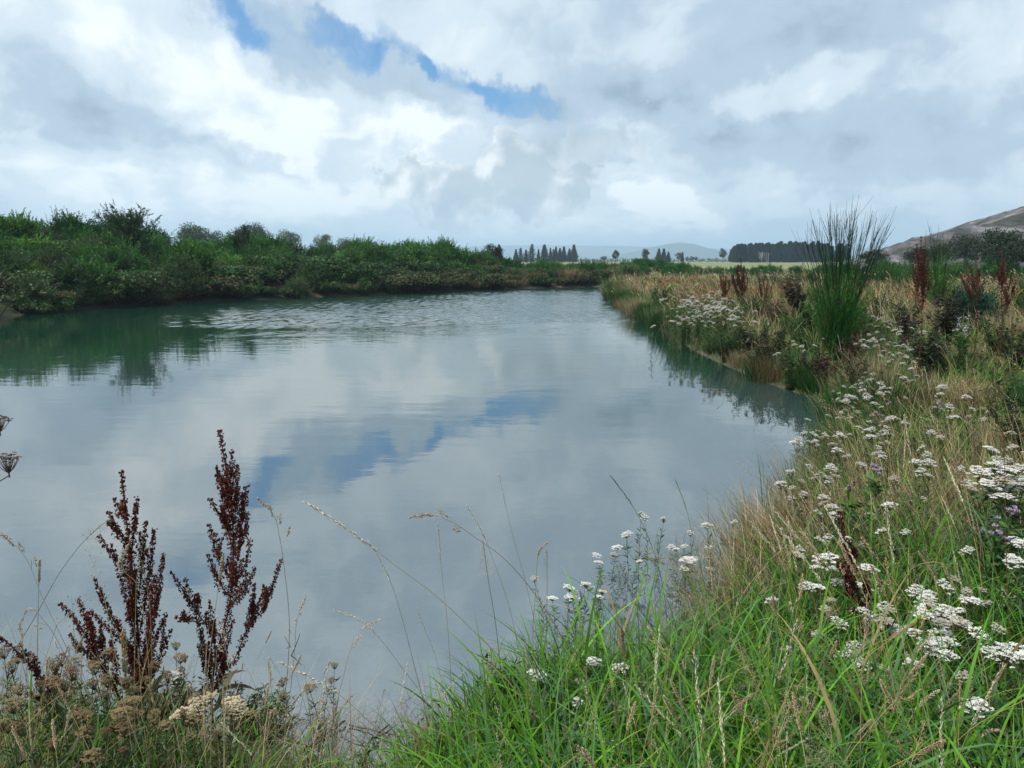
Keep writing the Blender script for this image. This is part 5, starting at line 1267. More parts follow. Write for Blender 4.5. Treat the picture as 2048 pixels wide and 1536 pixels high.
# drifts of it along the right bank
def drift(n, pxa, pxb, pya, pyb, lab, grp, h=0.5, s=1.1, st=(1, 4), spread=0.14):
    for k in range(n):
        yarrow(lab, rng.uniform(pxa, pxb), rng.uniform(pya, pyb), h * rng.uniform(0.8, 1.1), int(rng.integers(*st)), spread, s * rng.uniform(0.8, 1.2), grp)
drift(38, 1330, 1460, 582, 640, "white yarrow in the pale drift beside the far right shore", "yarrow drift by the far right shore", 0.80, 1.5, (5, 9), 0.30)
drift(16, 1690, 1760, 745, 800, "white yarrow in the upright strip beside the dark brown clump", "yarrow strip beside the brown clump", 0.5, 1.0, (2, 5), 0.10)
drift(16, 1715, 1800, 610, 690, "white yarrow right of the foot of the tall broom", "yarrow right of the tall broom", 0.55, 1.2, (2, 5), 0.16)
drift(9, 1600, 1690, 820, 890, "white yarrow on the bank edge above the right shore", "yarrow on the right shore edge", 0.5, 0.95, (2, 4), 0.10)
drift(8, 1720, 1790, 830, 880, "white yarrow in the straw right of the shore edge drift", "yarrow in the straw", 0.5, 0.95, (1, 4), 0.10)
drift(10, 1590, 1690, 930, 1010, "faded yarrow among dry stems over the near right shore", "faded yarrow over the shore", 0.48, 0.8, (1, 3), 0.08)
drift(9, 1540, 1690, 655, 740, "scattered white yarrow in the green tussocks left of the tall broom foot", "scattered yarrow left of the broom", 0.5, 1.0, (1, 3), 0.15)
drift(8, 1880, 1960, 760, 850, "white yarrow in the grass below the lilac thistle", "yarrow below the lilac thistle", 0.55, 0.95, (1, 3), 0.12)
drift(8, 1740, 1840, 690, 745, "white yarrow under the blackish weeds", "yarrow under the blackish weeds", 0.5, 0.95, (1, 4), 0.12)

for k in range(17):
    seg = int(rng.integers(12, 17)); u = rng.random(); q = SHORE[seg] * (1 - u) + SHORE[seg + 1] * u
    x, y = q[0] + rng.uniform(0.1, 0.8), q[1]; b = np.array([x, y, gz(x, y)])
    root = empty("yarrow", b); tag(root, "white yarrow leaning over the water along the right shore", "yarrow", "yarrow along the right shore")
    for j in range(int(rng.integers(1, 4))): yarrow_stem(root, int(rng.integers(8)), (rng.normal(0, 0.08), rng.normal(0, 0.08), 0), rng.uniform(0.4, 0.6), rng.uniform(0, 6.28), rng.uniform(0.8, 1.15))

drift(9, 1500, 2040, 1000, 1330, "small white yarrow scattered in the grass of the near right bank", "yarrow scattered on the near right bank", 0.45, 0.8, (1, 3), 0.12)
drift(9, 1700, 2040, 860, 1000, "small white yarrow scattered higher up the right bank", "yarrow scattered up the right bank", 0.5, 0.8, (1, 3), 0.14)

# withered brown yarrow at the lower left
bp = []
for k in range(5):
    g = np.random.default_rng(640 + k)
    s, h_ = yarrow_parts(g, (0.03, 0.07, 0.10)[k % 3], 0.5, (0.030, 0.038, 0.026)[k % 3], ((0.22, 0.145, 0.08), (0.27, 0.195, 0.105), (0.18, 0.115, 0.07), (0.25, 0.21, 0.11), (0.50, 0.44, 0.30))[k], 24, (0.12, 0.10, 0.05))
    bp.append((s.mesh("stem", M_stem), h_.mesh("seed_head", M_seed)))
def brown_yarrow(label, px, py, h, stems, spread, kset=(0, 1, 2, 3), s=1.0, group=None):
    b = hit(px, py, h); root = empty("withered_yarrow", b); tag(root, label, "yarrow", group)
    for j in range(stems):
        k = kset[int(rng.integers(len(kset)))]; off = (0, 0, 0) if j == 0 else (rng.normal(0, spread), rng.normal(0, spread), 0); yaw = rng.uniform(0, 6.28); hh = h * (1 if j == 0 else rng.uniform(0.75, 1.05)); s2 = s * rng.uniform(0.85, 1.2)
        for nm, me in (("stem", bp[k][0]), ("seed_head", bp[k][1])): link(nm, me, root, off, yaw, (s2, s2, hh / 0.5))
for a in [("brown withered yarrow between the two tall docks", 355, 1300, 0.42, 4, 0.05), ("brown withered yarrow in front of the bushy dock", 300, 1345, 0.42, 5, 0.05), ("greenish brown yarrow left of the bushy dock foot", 205, 1325, 0.42, 3, 0.06),
          ("rusty withered yarrow at the lower left edge", 40, 1320, 0.46, 4, 0.06), ("pinkish brown yarrow by the lower left edge", 75, 1330, 0.44, 3, 0.05), ("flat greenish brown yarrow left of the small dock", 130, 1345, 0.42, 4, 0.06),
          ("dark brown yarrow below the bushy dock", 255, 1400, 0.38, 5, 0.05), ("brown yarrow right of the tallest dock foot", 560, 1385, 0.34, 2, 0.04), ("single dark yarrow head leaning over the inlet", 662, 1330, 0.34, 2, 0.03),
          ("round brown yarrow knob right of the docks", 582, 1363, 0.36, 1, 0.0), ("low brown yarrow at the bottom left", 180, 1420, 0.36, 4, 0.07), ("brown yarrow remnant at the left edge bottom", 15, 1400, 0.42, 3, 0.06),
          ("dry yarrow stems on the left side of the inlet", 640, 1380, 0.30, 2, 0.04)]:
    brown_yarrow(*a, s=0.72)
brown_yarrow("cream coloured fading yarrow in front of the tallest dock", 445, 1395, 0.42, 5, 0.045, (4, 4, 3), 0.9)
brown_yarrow("cream coloured yarrow pair left of the fading group", 372, 1395, 0.42, 3, 0.035, (4, 4), 1.0)
brown_yarrow("small greenish cream yarrow below the fading group", 405, 1420, 0.38, 2, 0.03, (4, 3), 0.9)
for k in range(13):
    brown_yarrow("dull brown withered yarrow in the thicket along the lower left edge of the bank", rng.uniform(-20, 430), rng.uniform(1300, 1470), rng.uniform(0.30, 0.46), int(rng.integers(1, 4)), 0.05, (0, 1, 2, 3, 3), rng.uniform(0.55, 0.85), "withered yarrow in the lower left thicket")
for k in range(12):
    p = hit(rng.uniform(-20, 560), rng.uniform(1455, 1530), 0.0)
    bush("leafy_clump", p[0], p[1], rng.uniform(0.22, 0.36), "small leafy weed at the bottom of the lower left bank", "weeds at the bottom of the lower left bank", sink=0.02)
for k in range(14):
    p = hit(rng.uniform(900, 2040), rng.uniform(1380, 1530), 0.0)
    bush("leafy_clump", p[0], p[1], rng.uniform(0.22, 0.40), "small leafy weed between the grass blades at the bottom of the near bank", "weeds between the near grass blades", sink=0.02)
# the umbel poking in from the left edge over the water
for lab, (hx, hy), d, k in (("dark brown umbel reaching in over the water at the left edge", (14, 912), 2.0, 0), ("dark brown umbel tip at the left edge above the larger umbel", (-4, 832), 2.2, 2)):
    top = at_y(hx, hy, d); b = np.array([top[0] - 0.42, d - 0.1, gz(top[0] - 0.42, d - 0.1)]); T = top - b
    root = empty("withered_yarrow", b); tag(root, lab, "yarrow")
    st, hd = yarrow_parts(np.random.default_rng(650 + k), 0.0, 0.058, 0.033, (0.15, 0.10, 0.065), 26, (0.14, 0.095, 0.06), 1.0, 0, -0.004)
    a2 = Acc(); tubes(a2, curve([(0, 0, -0.03), (0.10, 0.02, T[2] * 0.6), tuple(T - np.array([0.12, 0, 0.13])), tuple(T - np.array([0, 0, 0.056]))], 14)[None], np.linspace(0.003, 0.0018, 14)[None], np.array([0.12, 0.085, 0.05]), 5)
    link("stem", a2.mesh("stem", M_stem), root); link("umbel_rays", st.mesh("umbel_rays", M_stem), root, T - np.array([0, 0, 0.058])); link("seed_head", hd.mesh("seed_head", M_seed), root, T - np.array([0, 0, 0.058]))

# ---------------- tall grass stalks with seed heads
def stalk_head(P, kind, g, col, s=1.0):
    """P: polyline of the whole stalk in metres; head on its last part"""
    K = len(P); T = norm(np.gradient(P, axis=0)); more = []; acc = Acc()
    def at(t):
        q = np.clip(np.asarray(t) * (K - 1), 0, K - 1); i = np.minimum(q.astype(int), K - 2); f = (q - i)[:, None]
        return P[i] * (1 - f) + P[i + 1] * f, norm(T[i] * (1 - f) + T[i + 1] * f)
    Ltot = float(np.linalg.norm(np.diff(P, axis=0), axis=1).sum())
    if kind == "cocksfoot":       # dense one sided lumps, the lowest on a short arm
        for t0, ln, arm, n in ((1.0, 0.052, 0.0, 44), (1 - 0.048 / Ltot, 0.036, 0.008, 30), (1 - 0.095 / Ltot, 0.030, 0.022, 26), (1 - 0.16 / Ltot, 0.026, 0.038, 22)):
            if acc.n: more.append(acc); acc = Acc()
            c, tt = at(np.array([t0])); c = c[0]; tt = tt[0]
            side = norm(np.cross(tt, g.normal(0, 1, 3))); tip = c + side * arm * s
            if arm > 0: tubes(acc, np.array([[c - tt * arm * 0.7 * s, (c + tip) / 2, tip]]), np.array([[0.0007, 0.0006, 0.0005]]) * s, np.array(col) * 0.8, 3)
            u = g.uniform(-1, 0.25, n); a = g.uniform(0, 6.28, n)
            ax = norm(tt * 0.8 + side * 0.4 * (arm > 0))
            B = norm(np.cross(ax, [0.3, 0.5, 0.8])); B2 = np.cross(ax, B); wv = 0.0065 * s * np.sin(np.clip((u + 1) / 1.25, 0, 1) * 3.0 + 0.15)
            pos = tip + ax * (u * ln * s)[:, None] + (B * np.cos(a)[:, None] + B2 * np.sin(a)[:, None]) * (wv * np.sqrt(g.random(n)))[:, None]
            seeds(acc, pos, ax[None] + g.normal(0, 0.35, (n, 3)), g.uniform(0.007, 0.012, n) * s, g.uniform(0.0018, 0.0032, n) * s, jit(col, n, 0.18, g, 0.05))
    elif kind == "spike":         # even cylinder of fine hairs, tapering
        n = 190; ln = 0.085 * s; t = 1 - g.random(n) * ln / Ltot; c, tt = at(t); u = (1 - t) * Ltot / ln
        B = norm(np.cross(tt, [0.3, 0.5, 0.8])); B2 = np.cross(tt, B); a = g.uniform(0, 6.28, n)
        rad = 0.0048 * s * np.clip(np.minimum(u * 4 + 0.25, (1 - u) * 5 + 0.2), 0, 1)
        out = B * np.cos(a)[:, None] + B2 * np.sin(a)[:, None]
        seeds(acc, c + out * (rad * 0.7)[:, None], tt + out * 0.7, g.uniform(0.006, 0.010, n) * s, g.uniform(0.0014, 0.0022, n) * s, jit(col, n, 0.16, g, 0.04))
    elif kind == "feather":       # slender pale panicle of bristling spikelets
        n = 70; ln = 0.20 * s; t = 1 - np.linspace(0, 1, n) * ln / Ltot; c, tt = at(t)
        D = norm(tt + g.normal(0, 0.20, (n, 3)))
        seeds(acc, c + g.normal(0, 0.0016 * s, (n, 3)) + D * 0.006, D, g.uniform(0.012, 0.020, n) * s, g.uniform(0.0016, 0.0026, n) * s, jit(col, n, 0.14, g, 0.04))
    elif kind == "open":          # loose airy panicle
        n = 26; ln = 0.16 * s; t = 1 - g.random(n) * ln / Ltot; c, tt = at(t); u = (1 - t) * Ltot / ln
        D = norm(tt * 0.7 + g.normal(0, 0.55, (n, 3))); L = (0.008 + 0.04 * u) * s
        e_ = c + D * L[:, None] - np.array([0, 0, 0.006]) * (L / 0.03)[:, None]
        tubes(acc, np.stack([c, (c + e_) / 2 + np.array([0, 0, 0.002]), e_], 1), np.array([[0.0005, 0.0004, 0.0003]]) * s, np.array(col), 3)
        ii = np.repeat(np.arange(n), 4)
        seeds(acc, e_[ii] + g.normal(0, 0.004 * s, (n * 4, 3)), D[ii] + g.normal(0, 0.3, (n * 4, 3)), np.full(n * 4, 0.006 * s), np.full(n * 4, 0.0018 * s), jit(col, n * 4, 0.16, g))
    return more + [acc]

HEADC = {"cocksfoot": (0.42, 0.30, 0.185), "spike": (0.46, 0.355, 0.23), "feather": (0.62, 0.58, 0.45), "open": (0.40, 0.30, 0.20)}
def traced_stalk(label, dist, px, kind, seed, stem_c=(0.36, 0.26, 0.13), head_c=None, s=1.0, r0=0.0019, dd=0.0):
    """stalk drawn from its foot (first) to its tip (last) in the picture, at dist metres (tip dd nearer)"""
    g = np.random.default_rng(seed); n = len(px)
    P = [at_y(x, y, dist - dd * j / (n - 1)) for j, (x, y) in enumerate(px)]
    z0 = gz(P[0][0], P[0][1])
    if P[0][2] > z0: P = [np.array([P[0][0] + 0.2 * (P[0][0] - P[1][0]), P[0][1], z0 - 0.03])] + P
    base = np.array([P[0][0], P[0][1], z0]); C = curve(P, 30) - base
    root = empty("grass_stalk", base); tag(root, label, "grass stalk")
    a = Acc(); tubes(a, C[None], np.linspace(r0, 0.0009, 30)[None], np.array(stem_c), 5); link("stem", a.mesh("stem", M_stem, smooth_shade=True), root)
    for a in stalk_head(C, kind, g, head_c or HEADC[kind], s): link("seed_head", a.mesh("seed_head", M_seed), root)
G_ = (0.12, 0.16, 0.06)
traced_stalk("long arching tan grass stalk with a drooping lumpy head over the middle of the water", 2.6, [(1240, 1480), (1190, 1380), (1128, 1280), (1060, 1175), (1000, 1110), (950, 1075), (900, 1042), (860, 1030), (826, 1034)], "cocksfoot", 701, (0.34, 0.22, 0.11), s=1.25)
traced_stalk("longest pale feathery stalk slanting up left over the water", 2.5, [(1130, 1500), (1050, 1370), (950, 1265), (870, 1190), (790, 1130), (740, 1092), (690, 1055), (614, 1007)], "feather", 702, (0.42, 0.36, 0.22), s=1.5)
traced_stalk("pale thin stalk bending from the longest feathery one down to the grass", 2.7, [(850, 1420), (828, 1330), (805, 1240), (780, 1160), (748, 1098)], "feather", 703, (0.45, 0.40, 0.26), s=0.8)
traced_stalk("upright dark green stalk right of the long arching one", 2.7, [(1000, 1330), (990, 1240), (975, 1150), (966, 1080)], "open", 704, G_)
traced_stalk("white feathered stalk standing straight up in the centre", 3.0, [(900, 1330), (893, 1230), (883, 1140), (876, 1048)], "feather", 705, (0.42, 0.40, 0.3), s=0.9)
traced_stalk("white thin stalk leaning left near the centre, higher than its neighbour", 2.9, [(1040, 1330), (1020, 1220), (990, 1130), (962, 1060), (934, 1013)], "feather", 706, (0.42, 0.40, 0.3), s=0.9)
traced_stalk("faint tall pale stalk in the centre reaching highest over the blue reflection", 3.2, [(1080, 1320), (1055, 1180), (1025, 1070), (998, 950)], "feather", 707, (0.40, 0.40, 0.33), s=0.7)
traced_stalk("tan stalk with hooked foxtail head right of centre", 2.9, [(1066, 1330), (1066, 1250), (1072, 1170), (1074, 1130), (1080, 1098), (1097, 1084)], "spike", 708, (0.3, 0.24, 0.14))
traced_stalk("thin upright stalk beside the hooked foxtail", 2.9, [(1092, 1300), (1094, 1200), (1094, 1100)], "open", 709, (0.25, 0.2, 0.1), s=0.6)
traced_stalk("dark slender spike leaning left over the flooded margin", 3.4, [(1330, 1200), (1308, 1105), (1270, 1020), (1222, 952)], "feather", 710, (0.10, 0.13, 0.07), (0.12, 0.14, 0.08), 0.9)
traced_stalk("grey green spike leaning left at the right of the flooded margin", 3.4, [(1410, 1180), (1390, 1090), (1370, 1010), (1350, 958)], "feather", 711, (0.2, 0.22, 0.12), (0.30, 0.30, 0.2), 0.8)
traced_stalk("tall cocksfoot right of the tallest dock, lumps hanging along one side", 2.9, [(560, 1470), (576, 1330), (578, 1230), (570, 1150), (560, 1080), (545, 1025), (519, 1000)], "cocksfoot", 712, (0.30, 0.20, 0.10), (0.40, 0.29, 0.15), 1.2)
traced_stalk("cocksfoot with spaced white tufts right of the docks", 2.9, [(566, 1480), (582, 1370), (590, 1290), (594, 1240), (610, 1197)], "cocksfoot", 713, (0.38, 0.30, 0.18), (0.60, 0.50, 0.38), 0.95)
traced_stalk("cocksfoot leaning right over the inlet with two pale tufts", 2.8, [(670, 1430), (690, 1340), (705, 1290), (730, 1255), (757, 1240)], "cocksfoot", 714, (0.40, 0.36, 0.24), (0.58, 0.48, 0.36), 1.0)
traced_stalk("pale stalk crossing the lower left corner towards the top left", 2.5, [(190, 1420), (140, 1310), (85, 1195), (40, 1100), (-10, 1060)], "cocksfoot", 715, (0.46, 0.44, 0.36), (0.48, 0.38, 0.26), 1.1)
traced_stalk("dark stalk crossing the lower left corner towards the upper right", 2.6, [(20, 1330), (75, 1225), (130, 1130), (180, 1070), (222, 1035)], "open", 716, (0.14, 0.15, 0.10), (0.36, 0.28, 0.18), 0.9)
traced_stalk("cocksfoot with one big tan plume rising in front of the bushy dock", 2.5, [(262, 1500), (256, 1430), (252, 1380), (249, 1320), (246, 1262)], "spike", 717, (0.40, 0.30, 0.17), (0.42, 0.31, 0.15), 2.1)
traced_stalk("pale plumed grass in front of the bushy dock's upper half", 2.55, [(300, 1500), (300, 1390), (290, 1260), (268, 1160), (240, 1135), (258, 1088)], "spike", 718, (0.44, 0.36, 0.22), (0.52, 0.42, 0.27), 1.5)
traced_stalk("thin reddish stalk rising through the bushy dock", 2.5, [(296, 1510), (300, 1400), (303, 1290), (298, 1200), (283, 1120)], "open", 719, (0.38, 0.25, 0.13), None, 0.5)
traced_stalk("straight stalk with a pale plume in front of the tallest dock", 2.6, [(400, 1500), (415, 1350), (425, 1260), (436, 1180), (447, 1105)], "spike", 720, (0.45, 0.36, 0.24), (0.52, 0.42, 0.28), 1.3)
traced_stalk("whitish tufted cocksfoot before the tallest dock, tufts to both sides", 2.5, [(470, 1500), (462, 1380), (452, 1300), (445, 1260), (437, 1240)], "cocksfoot", 721, (0.5, 0.42, 0.32), (0.62, 0.52, 0.42), 1.2)
traced_stalk("short white plume at the lower left below the crossing stalks", 2.6, [(105, 1490), (100, 1420), (96, 1370), (94, 1318)], "spike", 722, (0.42, 0.36, 0.25), (0.60, 0.50, 0.38), 1.2)
traced_stalk("white tuft on a thin stem left of the bushy dock", 2.6, [(125, 1480), (130, 1400), (134, 1340), (138, 1300)], "cocksfoot", 723, (0.45, 0.4, 0.3), (0.66, 0.58, 0.48), 0.9)
traced_stalk("grey plume on a stem at the far lower left", 2.6, [(70, 1480), (74, 1350), (76, 1230), (79, 1120)], "spike", 724, (0.30, 0.28, 0.18), (0.42, 0.34, 0.24), 1.1)
traced_stalk("cocksfoot tuft hanging at the left under the crossing stalks", 2.5, [(180, 1400), (130, 1310), (95, 1250), (60, 1215), (38, 1255)], "cocksfoot", 725, (0.45, 0.40, 0.28), (0.55, 0.46, 0.34), 0.9)
traced_stalk("long pale feathery stalk lying across the bottom from the docks to the inlet", 2.45, [(800, 1500), (735, 1440), (680, 1390), (620, 1355), (560, 1325)], "feather", 726, (0.48, 0.42, 0.22), (0.66, 0.60, 0.40), 1.2)
traced_stalk("white stalk leaning left above the inlet", 2.6, [(850, 1400), (800, 1330), (770, 1290), (720, 1240), (672, 1222)], "feather", 727, (0.44, 0.42, 0.34), None, 0.9)
traced_stalk("bright thin white stalk in the middle of the inlet", 2.7, [(885, 1380), (870, 1310), (850, 1260), (833, 1218)], "feather", 728, (0.6, 0.58, 0.5), None, 0.6)
traced_stalk("thick brown lumpy head close by in the lower middle, upper one", 1.9, [(1262, 1536), (1255, 1420), (1250, 1330), (1243, 1255)], "spike", 729, (0.34, 0.24, 0.14), (0.22, 0.135, 0.08), 0.95)
traced_stalk("thick brown lumpy head close by in the lower middle, lower one", 1.8, [(1240, 1536), (1236, 1470), (1230, 1400)], "spike", 730, (0.34, 0.24, 0.14), (0.22, 0.14, 0.085), 0.95)
traced_stalk("fat tan foxtail leaning right at the bottom right", 1.9, [(1500, 1536), (1535, 1495), (1560, 1455), (1600, 1425)], "spike", 731, (0.42, 0.34, 0.2), (0.50, 0.38, 0.27), 1.1)
traced_stalk("cream foxtail leaning right at the bottom right, further right", 2.0, [(1800, 1500), (1825, 1430), (1850, 1400), (1880, 1380)], "spike", 732, (0.42, 0.38, 0.2), (0.60, 0.50, 0.36), 1.2)
traced_stalk("drooping tan foxtail at the lower right corner", 1.9, [(1950, 1536), (1955, 1490), (1972, 1465), (2000, 1462), (2020, 1480)], "spike", 733, (0.45, 0.36, 0.22), (0.46, 0.36, 0.27), 1.2)
traced_stalk("long bare tan stalk leaning right through the near grass", 2.0, [(1610, 1536), (1590, 1400), (1560, 1270), (1545, 1190)], "spike", 734, (0.40, 0.30, 0.15), (0.30, 0.2, 0.12), 0.8)
traced_stalk("tan foxtail above the pale drift over the right shore", 4.0, [(1800, 1120), (1795, 1060), (1790, 1010), (1778, 980)], "spike", 735, (0.4, 0.3, 0.17), (0.5, 0.4, 0.25), 1.6)
traced_stalk("big brown foxtail near the far right above the round yarrow", 3.4, [(1960, 1080), (1945, 1010), (1925, 960), (1900, 915)], "spike", 736, (0.4, 0.3, 0.17), (0.36, 0.25, 0.16), 1.7)
traced_stalk("dark brown foxtail high on the right above the bright flat yarrow", 4.5, [(2040, 900), (2020, 850), (2010, 800), (1990, 765)], "spike", 737, (0.3, 0.22, 0.12), (0.24, 0.165, 0.10), 1.7)
traced_stalk("reddish brown stem running up at the right edge through the yarrow", 2.6, [(2030, 1400), (2018, 1250), (2012, 1080), (2008, 900), (2004, 840)], "open", 738, (0.17, 0.085, 0.05), (0.2, 0.12, 0.08), 0.8)

# many more, copied from a few made once
proto = []
for k in range(12):
    g = np.random.default_rng(760 + k); kind = ("cocksfoot", "spike", "feather", "open")[k % 4]
    b = g.uniform(0.05, 0.32); C = curve([(0, 0, -0.03), (0.03 * b, 0.0, 0.32), (b * 0.35, 0.02, 0.66), (b, 0.03, 0.96 - 0.4 * b * b)], 22)
    a = Acc(); tubes(a, C[None], np.linspace(0.0018, 0.0009, 22)[None], jit(((0.36, 0.27, 0.14), (0.42, 0.33, 0.18), (0.20, 0.20, 0.09))[k % 3], 1, 0.1, g), 4)
    hs = stalk_head(C, kind, g, jit(HEADC[kind], 1, 0.15, g, 0.03)[0], 1.15)
    proto.append([a.mesh("stem", M_stem, smooth_shade=True)] + [h_.mesh("seed_head", M_seed) for h_ in hs])
def stalks(n, pxa, pxb, pya, pyb, lab, grp, h=(0.55, 0.9), ks=range(12), lean=None):
    for k in range(n):
        hh = rng.uniform(*h); b = hit(rng.uniform(pxa, pxb), rng.uniform(pya, pyb), hh * 0.95)
        pr = proto[list(ks)[int(rng.integers(len(list(ks))))]]
        root = empty("grass_stalk", b, rng.normal(lean, 0.7) if lean is not None else rng.uniform(0, 6.28), (hh, hh, hh)); tag(root, lab, "grass stalk", grp)
        for j, me in enumerate(pr): link("stem" if j == 0 else "seed_head", me, root)
stalks(34, 1120, 1500, 1270, 1500, "seeding grass stalk rising from the lush near grass in the lower middle", "stalks in the lush near grass", (0.5, 0.8))
stalks(64, 1450, 2048, 1150, 1520, "seeding grass stalk among the white yarrow of the near right bank", "stalks among the near yarrow", (0.5, 0.85))
stalks(44, 1600, 2048, 880, 1160, "tan seeding stalk in the straw tangle of the middle right bank", "stalks in the middle right straw", (0.6, 0.95), lean=2.6)
stalks(30, 1560, 1720, 880, 1080, "pale seeding stalk leaning out over the water from the right shore", "stalks leaning out over the right shore", (0.55, 0.85), [0, 2, 3, 6, 7, 10, 11], 3.0)
stalks(40, 1640, 2048, 640, 860, "dry seeding stalk on the upper right bank below the dark weeds", "stalks on the upper right bank", (0.6, 1.0), lean=2.6)
stalks(56, 0, 640, 1270, 1500, "dry seeding stalk around the feet of the two docks", "stalks round the docks", (0.4, 0.7))
stalks(26, 700, 1100, 1290, 1480, "thin pale stalk at the grassy edge of the inlet", "stalks at the inlet edge", (0.35, 0.6), [2, 3, 6, 7, 10, 11])
stalks(30, 1240, 1640, 550, 640, "tall dry stalk standing out of the tawny grass by the far right shore", "stalks in the tawny grass", (0.8, 1.15))

# ---------------- broad green blades close by and leafy rosettes, the blue green tuft
def tuft(label, px, py, n, L, W, col, seed, inc=(0.1, 1.7), lean=None, name="grass_tuft", cat="grass tuft"):
    g = np.random.default_rng(seed); b = hit(px, py, 0.0); a = Acc()
    az = g.uniform(0, 6.28, n) if lean is None else g.normal(lean, 0.5, n)
    ribbons(a, np.stack([g.normal(0, 0.035, n), g.normal(0, 0.035, n), np.full(n, -0.02)], -1), az, g.uniform(inc[0], inc[0] + 0.35, n), g.uniform(inc[1] * 0.6, inc[1] * 1.25, n), g.uniform(0.6, 1.1, n) * L, g.uniform(0.7, 1.3, n) * W, jit(col, n, 0.18, g) * 0.85, jit(col, n, 0.18, g) * 1.1, 9, g.uniform(-0.5, 0.5, n), 0.6, 1.6)
    tag(link(name, a.mesh(name, M_grass), None, b), label, cat)
tuft("blue green drooping grass tuft between the yarrow and the purple thistles at the right", 1990, 1160, 46, 0.55, 0.008, (0.075, 0.135, 0.085), 801, (0.1, 2.0), 3.0)
tuft("bright green upright grass tuft at the bottom centre", 1230, 1520, 26, 0.42, 0.010, (0.085, 0.20, 0.04), 802, (0.05, 1.2))
tuft("broad bladed green tuft at the bottom right of centre", 1480, 1530, 26, 0.50, 0.011, (0.075, 0.17, 0.055), 803, (0.1, 1.7))
tuft("broad blue green blades at the bottom right", 1760, 1530, 22, 0.55, 0.011, (0.085, 0.165, 0.085), 804, (0.1, 1.9))
tuft("small bright green leafy tuft at the bottom left of the inlet", 640, 1500, 22, 0.26, 0.007, (0.095, 0.21, 0.05), 805, (0.1, 1.3))
tuft("green tuft in the left bottom corner", 90, 1500, 34, 0.30, 0.007, (0.075, 0.16, 0.045), 806, (0.1, 1.5))
tuft("green grass tussock overhanging the right shore below the tall broom", 1590, 745, 90, 0.75, 0.014, (0.065, 0.155, 0.055), 807, (0.2, 1.9))
tuft("dark green grass tussock at the waterline left of the brown clump", 1450, 705, 80, 0.75, 0.016, (0.045, 0.105, 0.040), 808, (0.2, 1.9))
tuft("yellowish green tussock just right of the overhanging green one", 1630, 720, 60, 0.7, 0.012, (0.14, 0.20, 0.06), 809, (0.1, 1.0))
def rosette(label, px, py, h, n, L, W, col, seed, cat="leafy plant"):
    g = np.random.default_rng(seed); b = hit(px, py, h); a = Acc()
    az = g.uniform(0, 6.28, n)
    ribbons(a, np.stack([g.normal(0, 0.02, n), g.normal(0, 0.02, n), g.uniform(0, h, n)], -1), az, g.uniform(0.3, 0.9, n), g.uniform(1.3, 2.0, n), L * g.uniform(0.7, 1.2, n), W * g.uniform(0.7, 1.2, n), jit(col, n, 0.15, g), jit(col, n, 0.15, g) * 1.1, 7, None, 0.3)
    P = np.array([[(0, 0, -0.03), (0.005, 0, h * 0.5), (0, 0, h)]]); tubes(a, P, np.array([[0.003, 0.003, 0.002]]), np.array(col), 5)
    tag(link("leafy_plant", a.mesh("leafy_plant", M_leaf), None, b), label, cat)
rosette("broad leaved green plant in the lower left corner in front of the docks", 180, 1490, 0.10, 12, 0.12, 0.035, (0.07, 0.20, 0.05), 821)
rosette("pointed bright green leaves at the bottom by the inlet", 612, 1490, 0.20, 12, 0.10, 0.022, (0.09, 0.20, 0.05), 822)
rosette("dark crinkled leaves at the foot of the tallest dock", 500, 1420, 0.14, 14, 0.13, 0.035, (0.030, 0.062, 0.026), 823)
rosette("round leaved plantain in the bottom right grass", 1650, 1445, 0.12, 9, 0.10, 0.045, (0.08, 0.17, 0.055), 824)
rosette("broad green leaves below the yarrow at the right shore", 1700, 850, 0.25, 26, 0.22, 0.09, (0.06, 0.16, 0.035), 825)
rosette("dark broad leaves at the right edge behind the bright yarrow", 2040, 780, 0.30, 20, 0.28, 0.10, (0.055, 0.13, 0.05), 826)

# ---------------- drowned sticks in the inlet and along the flooded margin
def stick(label, dist_pts, r0, seed, col=(0.10, 0.085, 0.07)):
    g = np.random.default_rng(seed); P = np.array([on_z(x, y, z) for x, y, z in dist_pts]); base = P[0].copy(); C = curve(P - base, 12) + g.normal(0, 0.004, (12, 3)); a = Acc()
    tubes(a, C[None], np.linspace(r0, r0 * 0.45, 12)[None], np.array(col), 6)
    for k in (4, 7): 
        d = norm(C[k + 1] - C[k] + g.normal(0, 0.05, 3)); tubes(a, np.array([[C[k], C[k] + d * 0.06, C[k] + d * 0.13 + np.array([0, 0, 0.02])]]), np.array([[r0 * 0.45, r0 * 0.35, r0 * 0.2]]), np.array(col), 5)
    tag(link("stick", a.mesh("stick", M_wood, smooth_shade=True), None, base), label, "stick")
stick("thick drowned stick on the bottom edge of the inlet", [(612, 1500, 0.0), (650, 1470, 0.01), (690, 1440, 0.02)], 0.010, 841, (0.07, 0.06, 0.05))
stick("dark stick slanting up right in the inlet", [(720, 1525, 0.01), (745, 1480, 0.02), (778, 1448, 0.03)], 0.008, 842, (0.05, 0.042, 0.036))
stick("thin twig lying flat right of the slanting stick", [(700, 1450, 0.01), (770, 1465, 0.02), (835, 1478, 0.03)], 0.004, 843, (0.14, 0.11, 0.08))
stick("long sunken rod faint under the water right of the docks", [(470, 1335, -0.012), (600, 1318, -0.02), (760, 1302, -0.03)], 0.008, 844, (0.05, 0.045, 0.04))
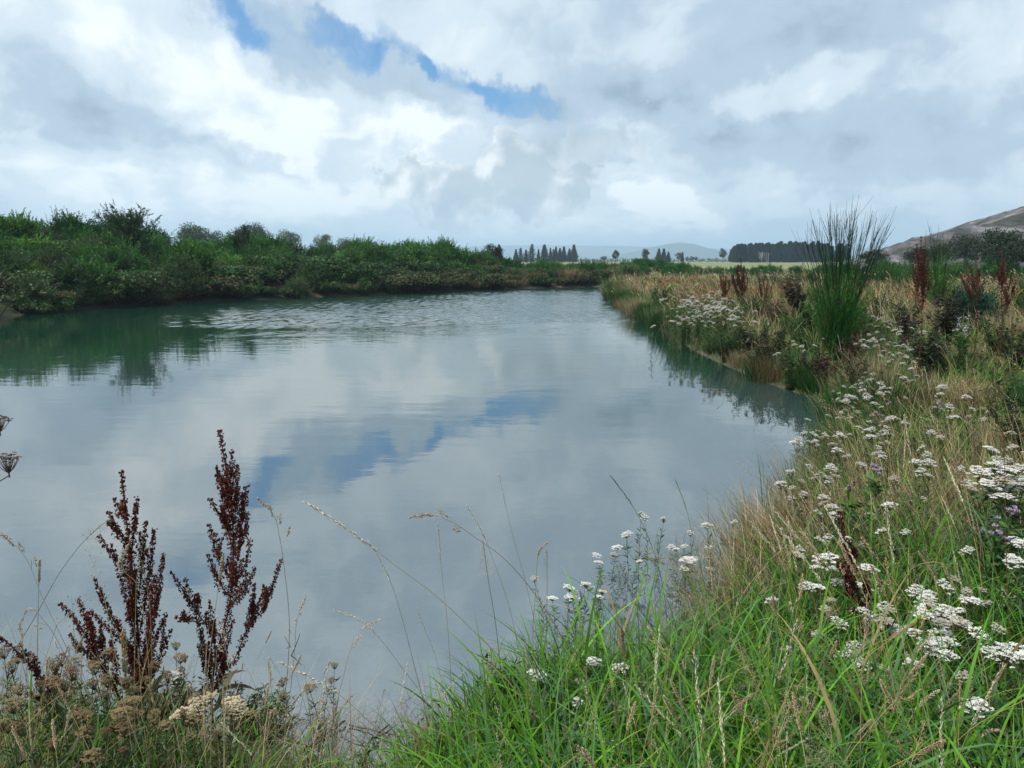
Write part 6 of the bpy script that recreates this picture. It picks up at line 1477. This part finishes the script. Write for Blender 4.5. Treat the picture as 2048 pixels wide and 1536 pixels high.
stick("second sunken rod crossing the first under the water", [(520, 1300, -0.015), (640, 1312, -0.02), (720, 1318, -0.02)], 0.006, 845, (0.05, 0.045, 0.04))
stick("driftwood stick on the water at the right end of the flooded margin", [(1440, 1078, 0.02), (1475, 1080, 0.02), (1520, 1072, 0.03)], 0.011, 846, (0.13, 0.105, 0.09))
stick("thin stick on the water left of the driftwood", [(1282, 1112, 0.01), (1300, 1116, 0.01), (1330, 1118, 0.015)], 0.006, 847, (0.16, 0.13, 0.11))

# drowned tangle of stems and dead grass in the flooded margin
acc = Acc(); n = 4200; q = np.array([on_z(rng.uniform(1080, 1600), rng.uniform(1060, 1400), 0) for k in range(n)]); sdq = shore_dist(q[:, 0], q[:, 1]); q = q[(sdq < 0.15) & (sdq > -0.70) & (rng.random(n) < np.exp(2.2 * sdq))]; n = len(q)
q[:, 2] = np.maximum(ground(q[:, 0], q[:, 1]), -0.10)
ribbons(acc, q, rng.uniform(0, 6.28, n), rng.uniform(0.0, 0.7, n), rng.uniform(0.4, 1.7, n), rng.uniform(0.12, 0.42, n), rng.uniform(0.002, 0.005, n), jit((0.12, 0.10, 0.05), n, 0.5), jit((0.24, 0.20, 0.12), n, 0.35), 4, rng.uniform(-1, 1, n), 0.8)
n = 700; q = np.array([on_z(rng.uniform(620, 900), rng.uniform(1380, 1530), 0) for k in range(n)]); sdq = shore_dist(q[:, 0], q[:, 1]); q = q[(sdq < 0.25) & (sdq > -0.35)]; n = len(q)
q[:, 2] = np.maximum(ground(q[:, 0], q[:, 1]), -0.03)
ribbons(acc, q, rng.uniform(0, 6.28, n), rng.uniform(0.5, 1.3, n), rng.uniform(1.2, 1.7, n), rng.uniform(0.08, 0.30, n), rng.uniform(0.0015, 0.004, n), jit((0.20, 0.17, 0.12), n, 0.35), jit((0.34, 0.30, 0.23), n, 0.3), 4, rng.uniform(-1, 1, n), 0.8)
o = link("dead_grass", acc.mesh("dead_grass", M_dry)); tag(o, "flattened dead grass and stems lying in the shallow water of the near shore", "dead grass", kind="stuff")
